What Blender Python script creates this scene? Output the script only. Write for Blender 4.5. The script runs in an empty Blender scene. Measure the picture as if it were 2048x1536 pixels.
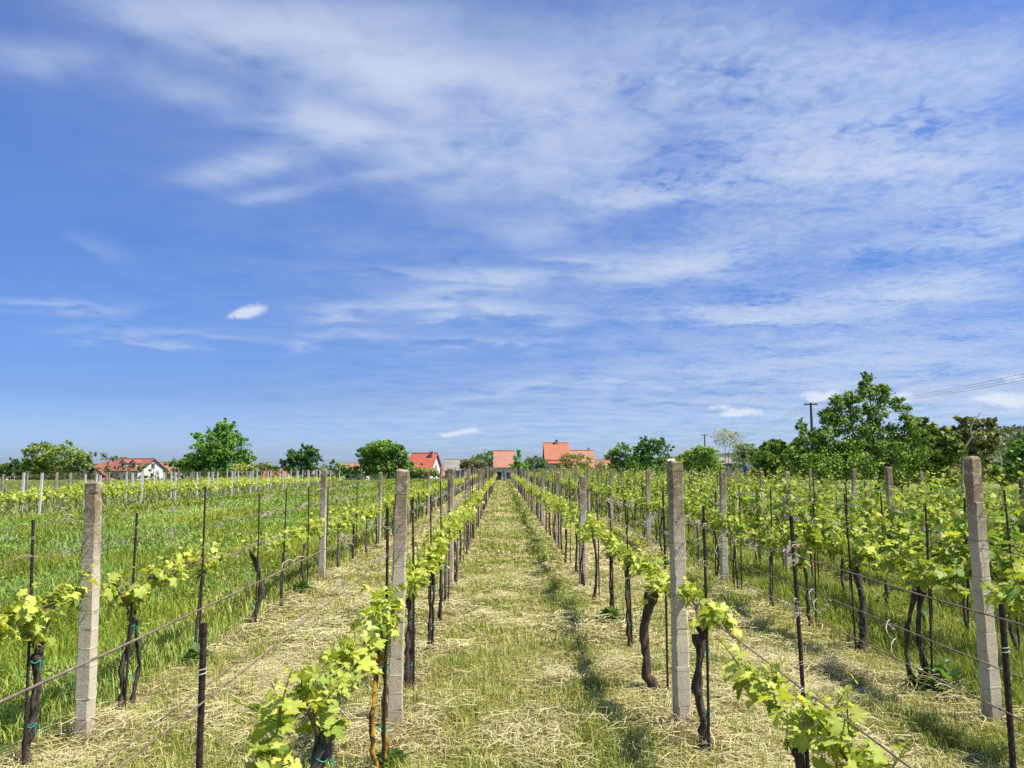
import bpy, math, random
import numpy as np
from mathutils import Vector, Matrix

random.seed(7)
RNG = np.random.default_rng(7)
SC = bpy.context.scene
COL = SC.collection
R = math.radians

# ------------------------------------------------------------------ camera
CAM_H, F_PX = 1.72, 1539.0
PITCH, YAW = R(6.19), R(0.78)
cd = bpy.data.cameras.new('camera')
cam = bpy.data.objects.new('camera', cd)
COL.objects.link(cam)
cam.location = (0, 0, CAM_H)
cam.rotation_euler = (R(90) + PITCH, 0, -YAW)
cd.sensor_width = 36.0
cd.lens = F_PX / 2048 * 36.0
cd.clip_start, cd.clip_end = 0.05, 20000
SC.camera = cam
CAM_M = cam.rotation_euler.to_matrix()


def ray(px, py):
    return CAM_M @ Vector(((px - 1024) / F_PX, -(py - 768) / F_PX, -1.0))


def at(px, py, depth):
    """world point seen at a photograph pixel, DEPTH metres down the rows"""
    d = ray(px, py)
    return Vector((0, 0, CAM_H)) + d * (depth / d.y)


# ------------------------------------------------------------------ sun, sky, exposure
SUN_EL, SUN_AZ = R(58), R(107)          # azimuth clockwise from +Y (down the rows)
sun_dir = Vector((math.sin(SUN_AZ) * math.cos(SUN_EL), math.cos(SUN_AZ) * math.cos(SUN_EL), math.sin(SUN_EL)))
sl = bpy.data.lights.new('sun', 'SUN')
sl.energy, sl.angle, sl.color = 5.0, R(0.53), (1.0, 0.94, 0.82)
so = bpy.data.objects.new('sun', sl)
so.rotation_euler = sun_dir.to_track_quat('Z', 'Y').to_euler()
so.location = (30, 0, 60)
COL.objects.link(so)

SC.view_settings.view_transform = 'Standard'
SC.view_settings.look = 'None'
SC.view_settings.gamma = 1.0
SC.view_settings.exposure = 0.72
SC.cycles.max_bounces = 6
SC.cycles.diffuse_bounces = 3
SC.cycles.transmission_bounces = 4
SC.cycles.transparent_max_bounces = 6
SC.cycles.use_denoising = False


class Nodes:
    """terse builder for node trees"""
    def __init__(self, tree):
        self.t = tree
        tree.nodes.clear()

    def new(self, kind, **kw):
        n = self.t.nodes.new(kind)
        for k, v in kw.items():
            setattr(n, k, v)
        return n

    def link(self, a, b):
        self.t.links.new(a, b)

    def put(self, sock, v):
        if isinstance(v, bpy.types.NodeSocket):
            self.t.links.new(v, sock)
        elif v is not None:
            sock.default_value = v

    def m(self, op, a, b=None, c=None, clamp=False):
        n = self.new('ShaderNodeMath', operation=op, use_clamp=clamp)
        for i, v in enumerate((a, b, c)):
            self.put(n.inputs[i], v)
        return n.outputs[0]

    def mix(self, f, a, b, blend='MIX'):
        n = self.new('ShaderNodeMix', data_type='RGBA', blend_type=blend)
        self.put(n.inputs[0], f)
        for s, v in ((n.inputs[6], a), (n.inputs[7], b)):
            if not isinstance(v, bpy.types.NodeSocket) and len(v) == 3:
                v = (*v, 1)
            self.put(s, v)
        return n.outputs[2]

    def noise(self, vec, scale, detail=4, rough=0.55, dist=0.0, out=0):
        n = self.new('ShaderNodeTexNoise')
        self.put(n.inputs['Vector'], vec)
        n.inputs['Scale'].default_value = scale
        n.inputs['Detail'].default_value = detail
        n.inputs['Roughness'].default_value = rough
        n.inputs['Distortion'].default_value = dist
        return n.outputs[out]

    def ramp(self, f, stops):
        n = self.new('ShaderNodeValToRGB')
        el = n.color_ramp.elements
        while len(el) < len(stops):
            el.new(0.5)
        for e, (p, c) in zip(el, stops):
            e.position = p
            e.color = (*c, 1) if len(c) == 3 else c
        self.put(n.inputs[0], f)
        return n.outputs[0]

    def rng(self, v, a, b, c=0.0, d=1.0, smooth=False):
        n = self.new('ShaderNodeMapRange')
        if smooth:
            n.interpolation_type = 'SMOOTHSTEP'
        for i, x in enumerate((v, a, b, c, d)):
            self.put(n.inputs[i], x)
        return n.outputs[0]


# photograph pixel centre, half axes, tilt (clockwise), weight of the cirrus veils; the sky dome is laid out by direction
VEILS = [
    (1350, 300, 800, 260, -6, .26), (1750, 770, 750, 150, -3, .55), (1250, 860, 900, 70, 0, .30), (700, 150, 600, 160, 8, .18), (1100, 600, 700, 90, 0, .14),
    (300, 30, 200, 50, 12, .55), (480, 55, 220, 65, 20, .85), (640, 80, 150, 60, 20, .75), (810, 130, 170, 75, 14, 1.15), (640, 240, 120, 40, 10, 1.0), (740, 262, 80, 24, 14, .8),
    (400, 190, 150, 34, 20, .50), (60, 110, 140, 34, 6, .60), (500, 325, 105, 28, -14, .70), (1000, 170, 200, 60, 0, .60), (1030, 260, 190, 55, -16, .90), (900, 290, 120, 40, 0, .55),
    (1100, 350, 160, 36, -8, .65), (1350, 90, 260, 110, -6, .42), (1500, 160, 220, 70, -8, .50), (1250, 395, 130, 24, -2, .85), (1360, 370, 120, 26, -12, .6), (1180, 300, 140, 40, -8, .35),
    (1650, 330, 240, 50, -12, .75), (1560, 270, 200, 50, -10, .50), (1880, 330, 220, 55, -10, .85), (1800, 240, 220, 50, -12, .65), (1950, 110, 180, 70, -22, .40), (1720, 130, 160, 60, -14, .40),
    (1990, 420, 180, 60, -8, .70), (1330, 540, 110, 26, -6, 1.15), (1440, 520, 90, 20, -10, .5), (1160, 520, 80, 13, 2, .9), (1020, 547, 120, 12, 2, .9), (860, 545, 120, 9, 3, .4),
    (930, 580, 110, 12, 0, 1.0), (780, 612, 130, 13, -4, .8), (960, 608, 130, 13, 4, .9), (1050, 628, 80, 8, 4, .6), (900, 632, 50, 9, -6, .7),
    (1700, 600, 170, 24, -8, .9), (1480, 632, 160, 16, 3, .9), (1900, 560, 180, 30, -14, .75), (2020, 465, 90, 20, -14, .7), (1780, 500, 200, 26, -10, .45),
    (300, 665, 150, 13, 2, .50), (690, 672, 100, 12, -2, .70), (110, 610, 150, 12, 2, .50), (740, 352, 85, 16, -10, .60), (550, 385, 70, 13, -8, .45), (190, 480, 60, 10, 20, .15),
    (1750, 720, 380, 60, -6, .36), (1950, 800, 240, 36, -4, .6), (1300, 750, 200, 16, -4, .28), (1500, 470, 200, 30, -12, .42), (1040, 680, 80, 7, 2, .45), (900, 675, 50, 7, 0, .4),
    (1000, 780, 150, 9, -14, .28), (860, 25, 260, 40, 4, .35), (1080, 450, 160, 26, -6, .28), (1150, 160, 160, 40, -4, .35),
]
PUFFS = [(482, 629, 17, 8), (506, 621, 25, 11), (897, 869, 18, 4), (935, 863, 26, 5), (1622, 794, 20, 7), (1650, 790, 26, 9),
         (1466, 826, 18, 5), (1500, 824, 30, 7), (1808, 795, 22, 10), (2025, 757, 26, 7), (1447, 814, 8, 3), (1424, 815, 8, 3), (1985, 795, 40, 9),
         (2030, 805, 30, 12)]


def build_sky():
    w = bpy.data.worlds.new('World')
    SC.world = w
    w.use_nodes = True
    N = Nodes(w.node_tree)
    sky = N.new('ShaderNodeTexSky', sky_type='NISHITA', sun_disc=False)
    sky.sun_elevation, sky.sun_rotation = SUN_EL, SUN_AZ
    sky.altitude, sky.air_density, sky.dust_density, sky.ozone_density = 150, 1.0, 0.6, 2.2
    hs = N.new('ShaderNodeHueSaturation')
    hs.inputs['Hue'].default_value = 0.502
    hs.inputs['Saturation'].default_value = 1.12
    hs.inputs['Value'].default_value = 1.0
    N.link(sky.outputs[0], hs.inputs['Color'])
    tc = N.new('ShaderNodeTexCoord')
    sp = N.new('ShaderNodeSeparateXYZ')
    N.link(tc.outputs['Generated'], sp.inputs[0])
    x, y, z = sp.outputs
    tint = N.ramp(z, [(0.0, (.225, .30, .54)), (.035, (.223, .297, .531)), (.087, (.198, .253, .423)), (.24, (.256, .327, .484)), (.41, (.41, .44, .575)), (.7, (.46, .48, .60))])
    clear = N.mix(1.0, N.mix(1.0, hs.outputs[0], tint, 'MULTIPLY'), (1.84, 1.84, 1.84), 'MULTIPLY')
    # cirrus sheet: where the view direction meets a flat layer overhead
    zc = N.m('ADD', N.m('MAXIMUM', z, 0.0), 0.07)
    cx, cy = N.m('DIVIDE', x, zc), N.m('DIVIDE', y, zc)
    cb = N.new('ShaderNodeCombineXYZ')
    N.put(cb.inputs[0], cx)
    N.put(cb.inputs[1], cy)
    rot = N.new('ShaderNodeMapping')
    rot.inputs['Rotation'].default_value = (0, 0, R(24))
    rot.inputs['Scale'].default_value = (0.55, 1.5, 1)
    N.link(cb.outputs[0], rot.inputs[0])
    sheet = rot.outputs[0]
    streak = N.noise(sheet, 1.7, 8, 0.58, 0.35)
    blotch = N.noise(cb.outputs[0], 3.0, 5, 0.52, 0.35)
    fine = N.noise(cb.outputs[0], 7.5, 5, 0.6, 0.5)
    soft = N.noise(cb.outputs[0], 1.1, 4, 0.55, 0.3)
    # directions in front, as slopes
    yy = N.m('MAXIMUM', y, 0.02)
    u, v = N.m('DIVIDE', x, yy), N.m('DIVIDE', z, yy)
    wu = N.m('ADD', u, N.m('MULTIPLY', N.m('SUBTRACT', soft, 0.5), 0.07))
    wv = N.m('ADD', v, N.m('MULTIPLY', N.m('SUBTRACT', blotch, 0.5), 0.06))

    def ellipse(px, py, rx, ry, deg, uu, vv):
        d = ray(px, py)
        u0, v0 = d.x / d.y, d.z / d.y
        c, s = math.cos(R(deg)), math.sin(R(deg))
        du, dv = N.m('SUBTRACT', uu, u0), N.m('SUBTRACT', vv, v0)
        a = N.m('MULTIPLY_ADD', du, c * F_PX / rx, N.m('MULTIPLY', dv, -s * F_PX / rx))
        b = N.m('MULTIPLY_ADD', du, s * F_PX / ry, N.m('MULTIPLY', dv, c * F_PX / ry))
        return N.m('MULTIPLY_ADD', a, a, N.m('MULTIPLY', b, b))

    tot = None
    for px, py, rx, ry, deg, wt in VEILS:
        q = ellipse(px, py, rx * 1.05, ry * 1.1, deg, wu, wv)
        g = N.m('MULTIPLY', N.m('EXPONENT', N.m('MULTIPLY', q, -1.0)), wt)
        tot = g if tot is None else N.m('ADD', tot, g)
    behind = N.m('LESS_THAN', y, 0.05)
    tot = N.m('ADD', N.m('MULTIPLY', tot, N.m('SUBTRACT', 1.0, behind)), N.m('MULTIPLY', behind, 0.35))
    ripple = N.noise(cb.outputs[0], 24, 3, 0.5, 0.6)
    tex = N.m('ADD', N.m('MULTIPLY', N.rng(streak, .32, .68), 0.70), N.m('MULTIPLY', N.rng(blotch, .34, .66), 0.80))
    tex = N.m('ADD', tex, N.m('MULTIPLY', N.m('SUBTRACT', N.rng(fine, .3, .7), .5), 0.40))
    tex = N.m('ADD', tex, N.m('MULTIPLY', N.m('SUBTRACT', N.rng(ripple, .3, .7), .5), N.m('MULTIPLY', N.rng(u, -.05, .35), 0.62)))
    tex = N.m('MAXIMUM', tex, 0.03)
    veil = N.m('MULTIPLY', tot, tex)
    veil = N.m('SUBTRACT', 1.0, N.m('EXPONENT', N.m('MULTIPLY', veil, -1.18)))
    pt = None
    crisp = N.noise(tc.outputs['Generated'], 55, 6, 0.66)
    pu = N.m('ADD', u, N.m('MULTIPLY', N.m('SUBTRACT', crisp, .5), 0.030))
    pv = N.m('ADD', v, N.m('MULTIPLY', N.m('SUBTRACT', crisp, .5), 0.018))
    for px, py, rx, ry in PUFFS:
        q = ellipse(px, py, rx * 1.3, ry * 1.3, 0 if py > 700 else -10, pu, pv)
        g = N.m('EXPONENT', N.m('MULTIPLY', q, -1.0))
        pt = g if pt is None else N.m('ADD', pt, g)
    front = N.m('SUBTRACT', 1.0, behind)
    puff = N.m('MULTIPLY', N.rng(pt, 0.18, 1.10, 0, 0.66, True), front)
    cover = veil
    low = N.rng(z, 0.0, 0.08, 0.7, 1.0)
    cover = N.m('MULTIPLY', cover, low)
    c1 = N.mix(N.m('MULTIPLY', cover, 0.88, clamp=True), clear, (4.0, 4.6, 5.55))
    c1 = N.mix(puff, c1, (5.2, 5.45, 6.0))
    bg = N.new('ShaderNodeBackground')
    bg.inputs['Strength'].default_value = 0.10
    N.link(c1, bg.inputs['Color'])
    out = N.new('ShaderNodeOutputWorld')
    N.link(bg.outputs[0], out.inputs['Surface'])
    w.cycles.sampling_method = 'MANUAL'
    w.cycles.sample_map_resolution = 512


build_sky()

# ------------------------------------------------------------------ numeric helpers


def vnoise(x, y, seed=0):
    """value noise on a unit lattice, 0..1"""
    x, y = np.asarray(x, float), np.asarray(y, float)
    xi, yi = np.floor(x).astype(np.int64), np.floor(y).astype(np.int64)
    fx, fy = x - xi, y - yi
    fx, fy = fx * fx * (3 - 2 * fx), fy * fy * (3 - 2 * fy)

    def h(a, b):
        n = (a * 374761393 + b * 668265263 + seed * 974634361) & 0x7fffffff
        n = ((n ^ (n >> 13)) * 1274126177) & 0x7fffffff
        return ((n ^ (n >> 16)) & 0xffff) / 65535.0
    return (h(xi, yi) * (1 - fx) + h(xi + 1, yi) * fx) * (1 - fy) + (h(xi, yi + 1) * (1 - fx) + h(xi + 1, yi + 1) * fx) * fy


def fbm(x, y, seed=0, oct=3):
    s, a, t = 0, 1.0, 0
    for k in range(oct):
        s = s + a * vnoise(np.asarray(x) * 2 ** k, np.asarray(y) * 2 ** k, seed + k)
        t += a
        a *= .55
    return s / t


def sstep(a, b, x):
    t = np.clip((np.asarray(x, float) - a) / (b - a), 0, 1)
    return t * t * (3 - 2 * t)


def gz(x, y):
    """height of the ground"""
    x, y = np.asarray(x, float), np.asarray(y, float)
    z = 0.045 * (fbm(x * .7, y * .7, 3) - .5) * sstep(200, 20, y) + 0.03 * (vnoise(x * 3, y * 3, 9) - .5) * sstep(60, 10, y)
    z = z - 3.0 * sstep(108, 150, y)
    z = z + 34 * sstep(150, 480, x) * sstep(300, 700, y) - 0.0 * x
    return z


# half-open bands of rows
ROW_X = {'meadow': -2.74, 'left': -0.71, 'right': 1.23, 'second': 3.34, 'third': 4.5, 'fourth': 5.87, 'fifth': 7.6, 'sixth': 9.1}
FAR_Y = 100.0


def green_field(x, y):
    """share of living grass against dry clippings"""
    g = 0.50 + 1.3 * (fbm(x * 1.1, y * .8, 21) - .5) + .5 * (vnoise(x * 4, y * 4, 5) - .5)
    g = g + .24 * np.exp(-((x - .72) / .22) ** 2) * sstep(15, 6, y) + .3 * np.exp(-((x - .8) / .3) ** 2) * sstep(6, 15, y)
    g = g - .30 * np.exp(-((x + 1.95) / .42) ** 2) * sstep(5.5, 7.5, y) - .35 * np.exp(-((x - 2.0) / .5) ** 2)
    g = g + .16 * np.exp(-((x + .45) / .25) ** 2) + .1 * np.exp(-((x + 1.2) / .4) ** 2)
    g = g + .55 * sstep(3.35, 3.8, x) + .25 * sstep(2.7, 3.1, x)
    g = g + .8 * sstep(-2.75, -3.1, x)
    return np.clip(g, 0.03, 1)


def soil_field(x, y):
    """bare earth under the rows"""
    s = np.zeros_like(np.asarray(x, float))
    for k, rx in ROW_X.items():
        a, wd = (.75, .2) if k in ('left', 'right', 'meadow') else (.5, .18)
        s = np.maximum(s, a * np.exp(-((x - rx) / wd) ** 2))
    for cx_, wd, a in ((5.15, .42, 1.0), (6.6, .45, .8), (8.2, .5, .7)):
        s = np.maximum(s, a * np.exp(-((x - cx_) / wd) ** 4))
    return np.clip(s * (0.25 + 1.3 * fbm(x * 1.7, y * 1.3, 77)), 0, 1)


class MB:
    """collects shapes and links them as ONE mesh"""
    def __init__(self):
        self.v, self.f, self.c, self.n = [], [], [], 0

    def add(self, v, faces, col=None):
        v = np.asarray(v, float).reshape(-1, 3)
        for f in faces:
            self.f.append(np.asarray(f, np.int64) + self.n)
        self.v.append(v)
        if col is not None:
            self.c.append(np.broadcast_to(np.asarray(col, float), (len(v), 3)))
        self.n += len(v)
        return self

    def box(self, x0, x1, y0, y1, z0, z1):
        v = [(x, y, z) for z in (z0, z1) for y in (y0, y1) for x in (x0, x1)]
        return self.add(v, [np.array([[0, 2, 3, 1], [4, 5, 7, 6], [0, 1, 5, 4], [2, 6, 7, 3], [0, 4, 6, 2], [1, 3, 7, 5]])])

    def poly(self, pts):
        return self.add(pts, [np.arange(len(pts)).reshape(1, -1)])

    def tube(self, pts, rad, sides=8, col=None, rough=0.0, caps=True, seed=0):
        p = np.asarray(pts, float)
        n = len(p)
        rad = np.broadcast_to(np.asarray(rad, float), (n,))
        t = np.gradient(p, axis=0)
        t /= np.linalg.norm(t, axis=1)[:, None] + 1e-12
        ref = np.array([0, 0, 1.0]) if abs(t[:, 2]).mean() < .8 else np.array([1.0, 0, 0])
        a = np.cross(t, ref)
        a /= np.linalg.norm(a, axis=1)[:, None] + 1e-12
        b = np.cross(t, a)
        th = np.arange(sides) / sides * 2 * np.pi
        rr = rad[:, None] * np.ones(sides)[None]
        if rough:
            rg = np.random.default_rng(seed + 1)
            ridge = 1 + rough * .8 * rg.uniform(-1, 1, sides)[None] + rough * rg.uniform(-1, 1, (n, sides))
            rr = rr * ridge
        v = p[:, None] + rr[..., None] * (np.cos(th)[None, :, None] * a[:, None] + np.sin(th)[None, :, None] * b[:, None])
        i = np.arange(n - 1)[:, None] * sides
        j = np.arange(sides)[None]
        k = (j + 1) % sides
        q = np.stack([i + j, i + k, i + sides + k, i + sides + j], -1).reshape(-1, 4)
        fs = [q]
        if caps:
            fs += [np.arange(sides)[::-1].reshape(1, -1), (np.arange(sides) + (n - 1) * sides).reshape(1, -1)]
        return self.add(v.reshape(-1, 3), fs, col)

    def mesh(self, name, mat, smooth=False):
        me = bpy.data.meshes.new(name)
        V = np.concatenate(self.v)
        me.vertices.add(len(V))
        me.vertices.foreach_set('co', V.astype(np.float32).ravel())
        li = np.concatenate([f.ravel() for f in self.f]).astype(np.int32)
        cnt = np.concatenate([np.full(len(f), f.shape[1]) for f in self.f]).astype(np.int32)
        me.loops.add(len(li))
        me.loops.foreach_set('vertex_index', li)
        me.polygons.add(len(cnt))
        me.polygons.foreach_set('loop_start', np.concatenate([[0], np.cumsum(cnt)[:-1]]).astype(np.int32))
        me.polygons.foreach_set('loop_total', cnt)
        me.polygons.foreach_set('use_smooth', np.full(len(cnt), smooth))
        if self.c:
            c = np.concatenate(self.c)
            at_ = me.attributes.new('tint', 'FLOAT_COLOR', 'POINT')
            at_.data.foreach_set('color', np.concatenate([c, np.ones((len(c), 1))], 1).astype(np.float32).ravel())
        me.materials.append(mat)
        me.update(calc_edges=True)
        return me

    def build(self, name, mat, parent=None, loc=None, smooth=False):
        return link(name, self.mesh(name, mat, smooth), parent, loc)


def link(name, me, parent=None, loc=None):
    o = bpy.data.objects.new(name, me)
    COL.objects.link(o)
    if parent is not None:
        o.parent = parent
    if loc is not None:
        o.location = loc
    return o


def tag(o, label=None, cat=None, group=None, kind=None):
    for k, v in (('label', label), ('category', cat), ('group', group), ('kind', kind)):
        if v:
            o[k] = v
    return o


def thing(name, label, cat, loc=(0, 0, 0), rz=0.0, group=None):
    o = bpy.data.objects.new(name, None)
    o.empty_display_size = .1
    COL.objects.link(o)
    o.location = loc
    o.rotation_euler = (0, 0, rz)
    return tag(o, label, cat, group)


# ------------------------------------------------------------------ materials
def mat(name):
    m = bpy.data.materials.new(name)
    m.use_nodes = True
    N = Nodes(m.node_tree)
    out = N.new('ShaderNodeOutputMaterial')
    return m, N, out


def principled(N, out, col, rough=.8, bump=None, bstr=.3, bdist=.01, spec=.3, metal=0.0):
    p = N.new('ShaderNodeBsdfPrincipled')
    N.put(p.inputs['Base Color'], col if isinstance(col, bpy.types.NodeSocket) else (*col, 1))
    N.put(p.inputs['Roughness'], rough)
    p.inputs['Specular IOR Level'].default_value = spec
    p.inputs['Metallic'].default_value = metal
    if bump is not None:
        b = N.new('ShaderNodeBump')
        b.inputs['Strength'].default_value = bstr
        b.inputs['Distance'].default_value = bdist
        N.link(bump, b.inputs['Height'])
        N.link(b.outputs[0], p.inputs['Normal'])
    N.link(p.outputs[0], out.inputs['Surface'])
    return p


def leaf_mat(name, gain=1.0, trans=.45, rough=.45, spec=.35, warm=(1.08, 1.13, .5)):
    """thin leaf: colour carried per leaf, light passes through"""
    m, N, out = mat(name)
    a = N.new('ShaderNodeAttribute', attribute_name='tint')
    geo = N.new('ShaderNodeNewGeometry')
    col = N.mix(1.0, a.outputs['Color'], (gain, gain, gain), 'MULTIPLY')
    under = N.mix(1.0, col, (1.05, 1.08, 1.25), 'MULTIPLY')
    face = N.mix(geo.outputs['Backfacing'], col, under)
    p = N.new('ShaderNodeBsdfPrincipled')
    N.link(face, p.inputs['Base Color'])
    p.inputs['Roughness'].default_value = rough
    p.inputs['Specular IOR Level'].default_value = spec
    t = N.new('ShaderNodeBsdfTranslucent')
    N.link(N.mix(1.0, col, warm, 'MULTIPLY'), t.inputs['Color'])
    mx = N.new('ShaderNodeMixShader')
    mx.inputs[0].default_value = trans
    N.link(p.outputs[0], mx.inputs[1])
    N.link(t.outputs[0], mx.inputs[2])
    N.link(mx.outputs[0], out.inputs['Surface'])
    return m


def plain(name, c1, c2, scale=6, rough=.85, bstr=.3, bdist=.01, spec=.25, detail=6, stops=(.35, .65), metal=0.0, coord='Object'):
    m, N, out = mat(name)
    tc = N.new('ShaderNodeTexCoord')
    n = N.noise(tc.outputs[coord], scale, detail)
    c = N.ramp(n, [(stops[0], c1), (stops[1], c2)])
    principled(N, out, c, rough, n, bstr, bdist, spec, metal)
    return m


M = {}
M['vine_leaf'] = leaf_mat('vine_leaf', 1.0, .42)
M['grass_blade'] = leaf_mat('grass_blade', 1.0, .30, .6, .2, (1.1, 1.1, .6))
M['straw'] = leaf_mat('straw', 1.0, .15, .65, .25, (1.0, 1.0, .9))
M['tree_leaf'] = leaf_mat('tree_leaf', 1.0, .25, .5, .3, (1.2, 1.15, .5))
M['steel'] = plain('rusty_steel', (.012, .010, .010), (.045, .026, .018), 60, .7, .4, .001, .4)
M['wire'] = plain('weathered_wire', (.10, .065, .045), (.25, .19, .145), 40, .65, .2, .001, .4)
M['cane'] = plain('cane_bark', (.11, .07, .045), (.26, .19, .13), 50, .8, .5, .002)
M['tendril'] = plain('dry_tendril', (.33, .28, .22), (.55, .50, .43), 40, .8, .2, .001)
M['twine'] = plain('green_twine', (.01, .20, .14), (.02, .32, .22), 40, .6, .1, .001)
M['white_post'] = plain('white_paint_post', (.48, .48, .47), (.66, .66, .65), 5, .6, .1, .002)
M['old_wood'] = plain('grey_wood', (.17, .145, .115), (.34, .30, .25), 14, .85, .5, .004)
M['pole_wood'] = plain('tarred_wood', (.055, .045, .042), (.12, .10, .09), 8, .85, .4, .004)


def bark_mat(name, dark, light, moss=None, scale=26):
    m, N, out = mat(name)
    tc = N.new('ShaderNodeTexCoord')
    mp = N.new('ShaderNodeMapping')
    mp.inputs['Scale'].default_value = (1, 1, .22)
    N.link(tc.outputs['Object'], mp.inputs[0])
    n = N.noise(mp.outputs[0], scale * 2.2, 7, .65, .4)
    c = N.ramp(n, [(.36, dark), (.66, light)])
    if moss:
        n2 = N.noise(tc.outputs['Object'], scale * .55, 5, .6)
        c = N.mix(N.rng(n2, .44, .56), c, moss)
    principled(N, out, c, .9, n, .9, .012, .15)
    return m


M['bark'] = bark_mat('vine_bark', (.016, .012, .010), (.14, .112, .090))
M['bark_grey'] = bark_mat('grey_vine_bark', (.03, .024, .021), (.21, .185, .16))
M['bark_lichen'] = bark_mat('lichen_vine_bark', (.03, .02, .012), (.15, .11, .06), (.50, .27, .02))
M['tree_bark'] = bark_mat('tree_bark', (.02, .016, .013), (.09, .075, .06), None, 4)


def concrete_mat():
    m, N, out = mat('weathered_concrete')
    tc = N.new('ShaderNodeTexCoord')
    oi = N.new('ShaderNodeObjectInfo')
    ofs = N.new('ShaderNodeVectorMath', operation='ADD')
    N.link(tc.outputs['Object'], ofs.inputs[0])
    rv = N.m('MULTIPLY', oi.outputs['Random'], 40.0)
    cv = N.new('ShaderNodeCombineXYZ')
    N.put(cv.inputs[0], rv)
    N.put(cv.inputs[1], rv)
    N.link(cv.outputs[0], ofs.inputs[1])
    p = ofs.outputs[0]
    n1 = N.noise(p, 5, 7, .6)
    n2 = N.noise(p, 70, 5, .65)
    n3 = N.noise(p, 26, 6, .65)
    c = N.ramp(n1, [(.3, (.48, .43, .33)), (.7, (.60, .54, .42))])
    c = N.mix(N.rng(n2, .35, .68, 0, .55), c, (.36, .30, .21))
    sp = N.new('ShaderNodeSeparateXYZ')
    N.link(tc.outputs['Object'], sp.inputs[0])
    top = N.rng(N.m('ADD', sp.outputs[2], N.m('MULTIPLY', N.m('SUBTRACT', n1, .5), .7)), 1.05, 1.50)
    lich = N.m('MULTIPLY', N.rng(n3, .30, .50), top)
    c = N.mix(N.m('MULTIPLY', lich, .85), c, N.ramp(n2, [(.35, (.085, .064, .036)), (.5, (.185, .132, .06)), (.7, (.31, .225, .105))]))
    mp = N.new('ShaderNodeMapping')
    mp.inputs['Scale'].default_value = (1, 1, .05)
    N.link(p, mp.inputs[0])
    run = N.noise(mp.outputs[0], 38, 4, .6)
    c = N.mix(N.m('MULTIPLY', N.rng(run, .54, .74), .34), c, (.20, .17, .125))
    foot = N.rng(N.m('ADD', sp.outputs[2], N.m('MULTIPLY', N.m('SUBTRACT', n3, .5), .22)), .20, .02)
    c = N.mix(N.m('MULTIPLY', foot, .6), c, (.17, .125, .08))
    # formwork seams, a board every few centimetres
    wv = N.m('FRACT', N.m('MULTIPLY', N.m('ADD', sp.outputs[2], N.m('MULTIPLY', n1, .012)), 1 / .118))
    seam = N.m('MULTIPLY', N.m('LESS_THAN', wv, .045), N.rng(n1, .35, .5))
    c = N.mix(N.m('MULTIPLY', seam, .5), c, (.12, .105, .085))
    h = N.m('ADD', N.m('MULTIPLY', n2, .6), N.m('MULTIPLY', n3, .8))
    principled(N, out, c, .92, h, .55, .006, .15)
    return m


M['concrete'] = concrete_mat()


def ground_mat():
    m, N, out = mat('vineyard_ground')
    a = N.new('ShaderNodeAttribute', attribute_name='tint')
    tc = N.new('ShaderNodeTexCoord')
    n = N.noise(tc.outputs['Object'], 9, 8, .65)
    n2 = N.noise(tc.outputs['Object'], 60, 5, .65)
    c = N.mix(N.rng(n, .3, .7, 0, .5), a.outputs['Color'], N.mix(1.0, a.outputs['Color'], (.6, .58, .5), 'MULTIPLY'))
    c = N.mix(N.rng(n2, .35, .65, 0, .45), c, N.mix(1.0, a.outputs['Color'], (1.5, 1.45, 1.25), 'MULTIPLY'))
    principled(N, out, c, .95, n2, .7, .03, .1)
    return m


M['ground'] = ground_mat()


# ------------------------------------------------------------------ ground
def axis(stops):
    """sample positions: (start, step) pairs, last is the end"""
    out = []
    for (a, st), (b, _) in zip(stops, stops[1:]):
        out.append(np.arange(a, b, st))
    return np.concatenate(out + [[stops[-1][0]]])


def build_ground():
    gx = axis([(-4000, 800), (-800, 100), (-200, 20), (-60, 4), (-18, .6), (-4, .14), (10, .6), (30, 6), (120, 20), (800, 200), (4000, 0)])
    gy = axis([(-60, 10), (0, .5), (3.5, .12), (16, .3), (34, 1.2), (110, 6), (260, 30), (1000, 250), (6000, 0)])
    X, Y = np.meshgrid(gx, gy)
    Z = gz(X, Y)
    g, s = green_field(X, Y), soil_field(X, Y)
    straw, grass, soil = np.array([.21, .165, .065]), np.array([.075, .095, .02]), np.array([.17, .11, .065])
    c = straw + (grass - straw) * g[..., None]
    c = c + (soil - c) * s[..., None]
    meadow = (sstep(-2.85, -3.2, X) * sstep(-15.4, -15.0, X))[..., None]
    c = c + (np.array([.05, .095, .018]) - c) * meadow
    far = sstep(95, 125, Y)[..., None]
    c = c + (np.array([.085, .115, .04]) * (.7 + .6 * fbm(X * .02, Y * .02, 4)[..., None]) - c) * far
    side = (sstep(9.8, 11, X) + sstep(-15.2, -15.8, X))[..., None]
    c = c + (np.array([.16, .20, .055]) * (.7 + .5 * fbm(X * .5, Y * .3, 14)[..., None]) - c) * side * (1 - far)
    ny, nx = X.shape
    i = np.arange(ny - 1)[:, None] * nx + np.arange(nx - 1)[None]
    q = np.stack([i, i + 1, i + nx + 1, i + nx], -1).reshape(-1, 4)
    mb = MB()
    mb.add(np.stack([X, Y, Z], -1).reshape(-1, 3), [q], c.reshape(-1, 3))
    tag(mb.build('ground', M['ground'], smooth=True), kind='structure')


build_ground()


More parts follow.
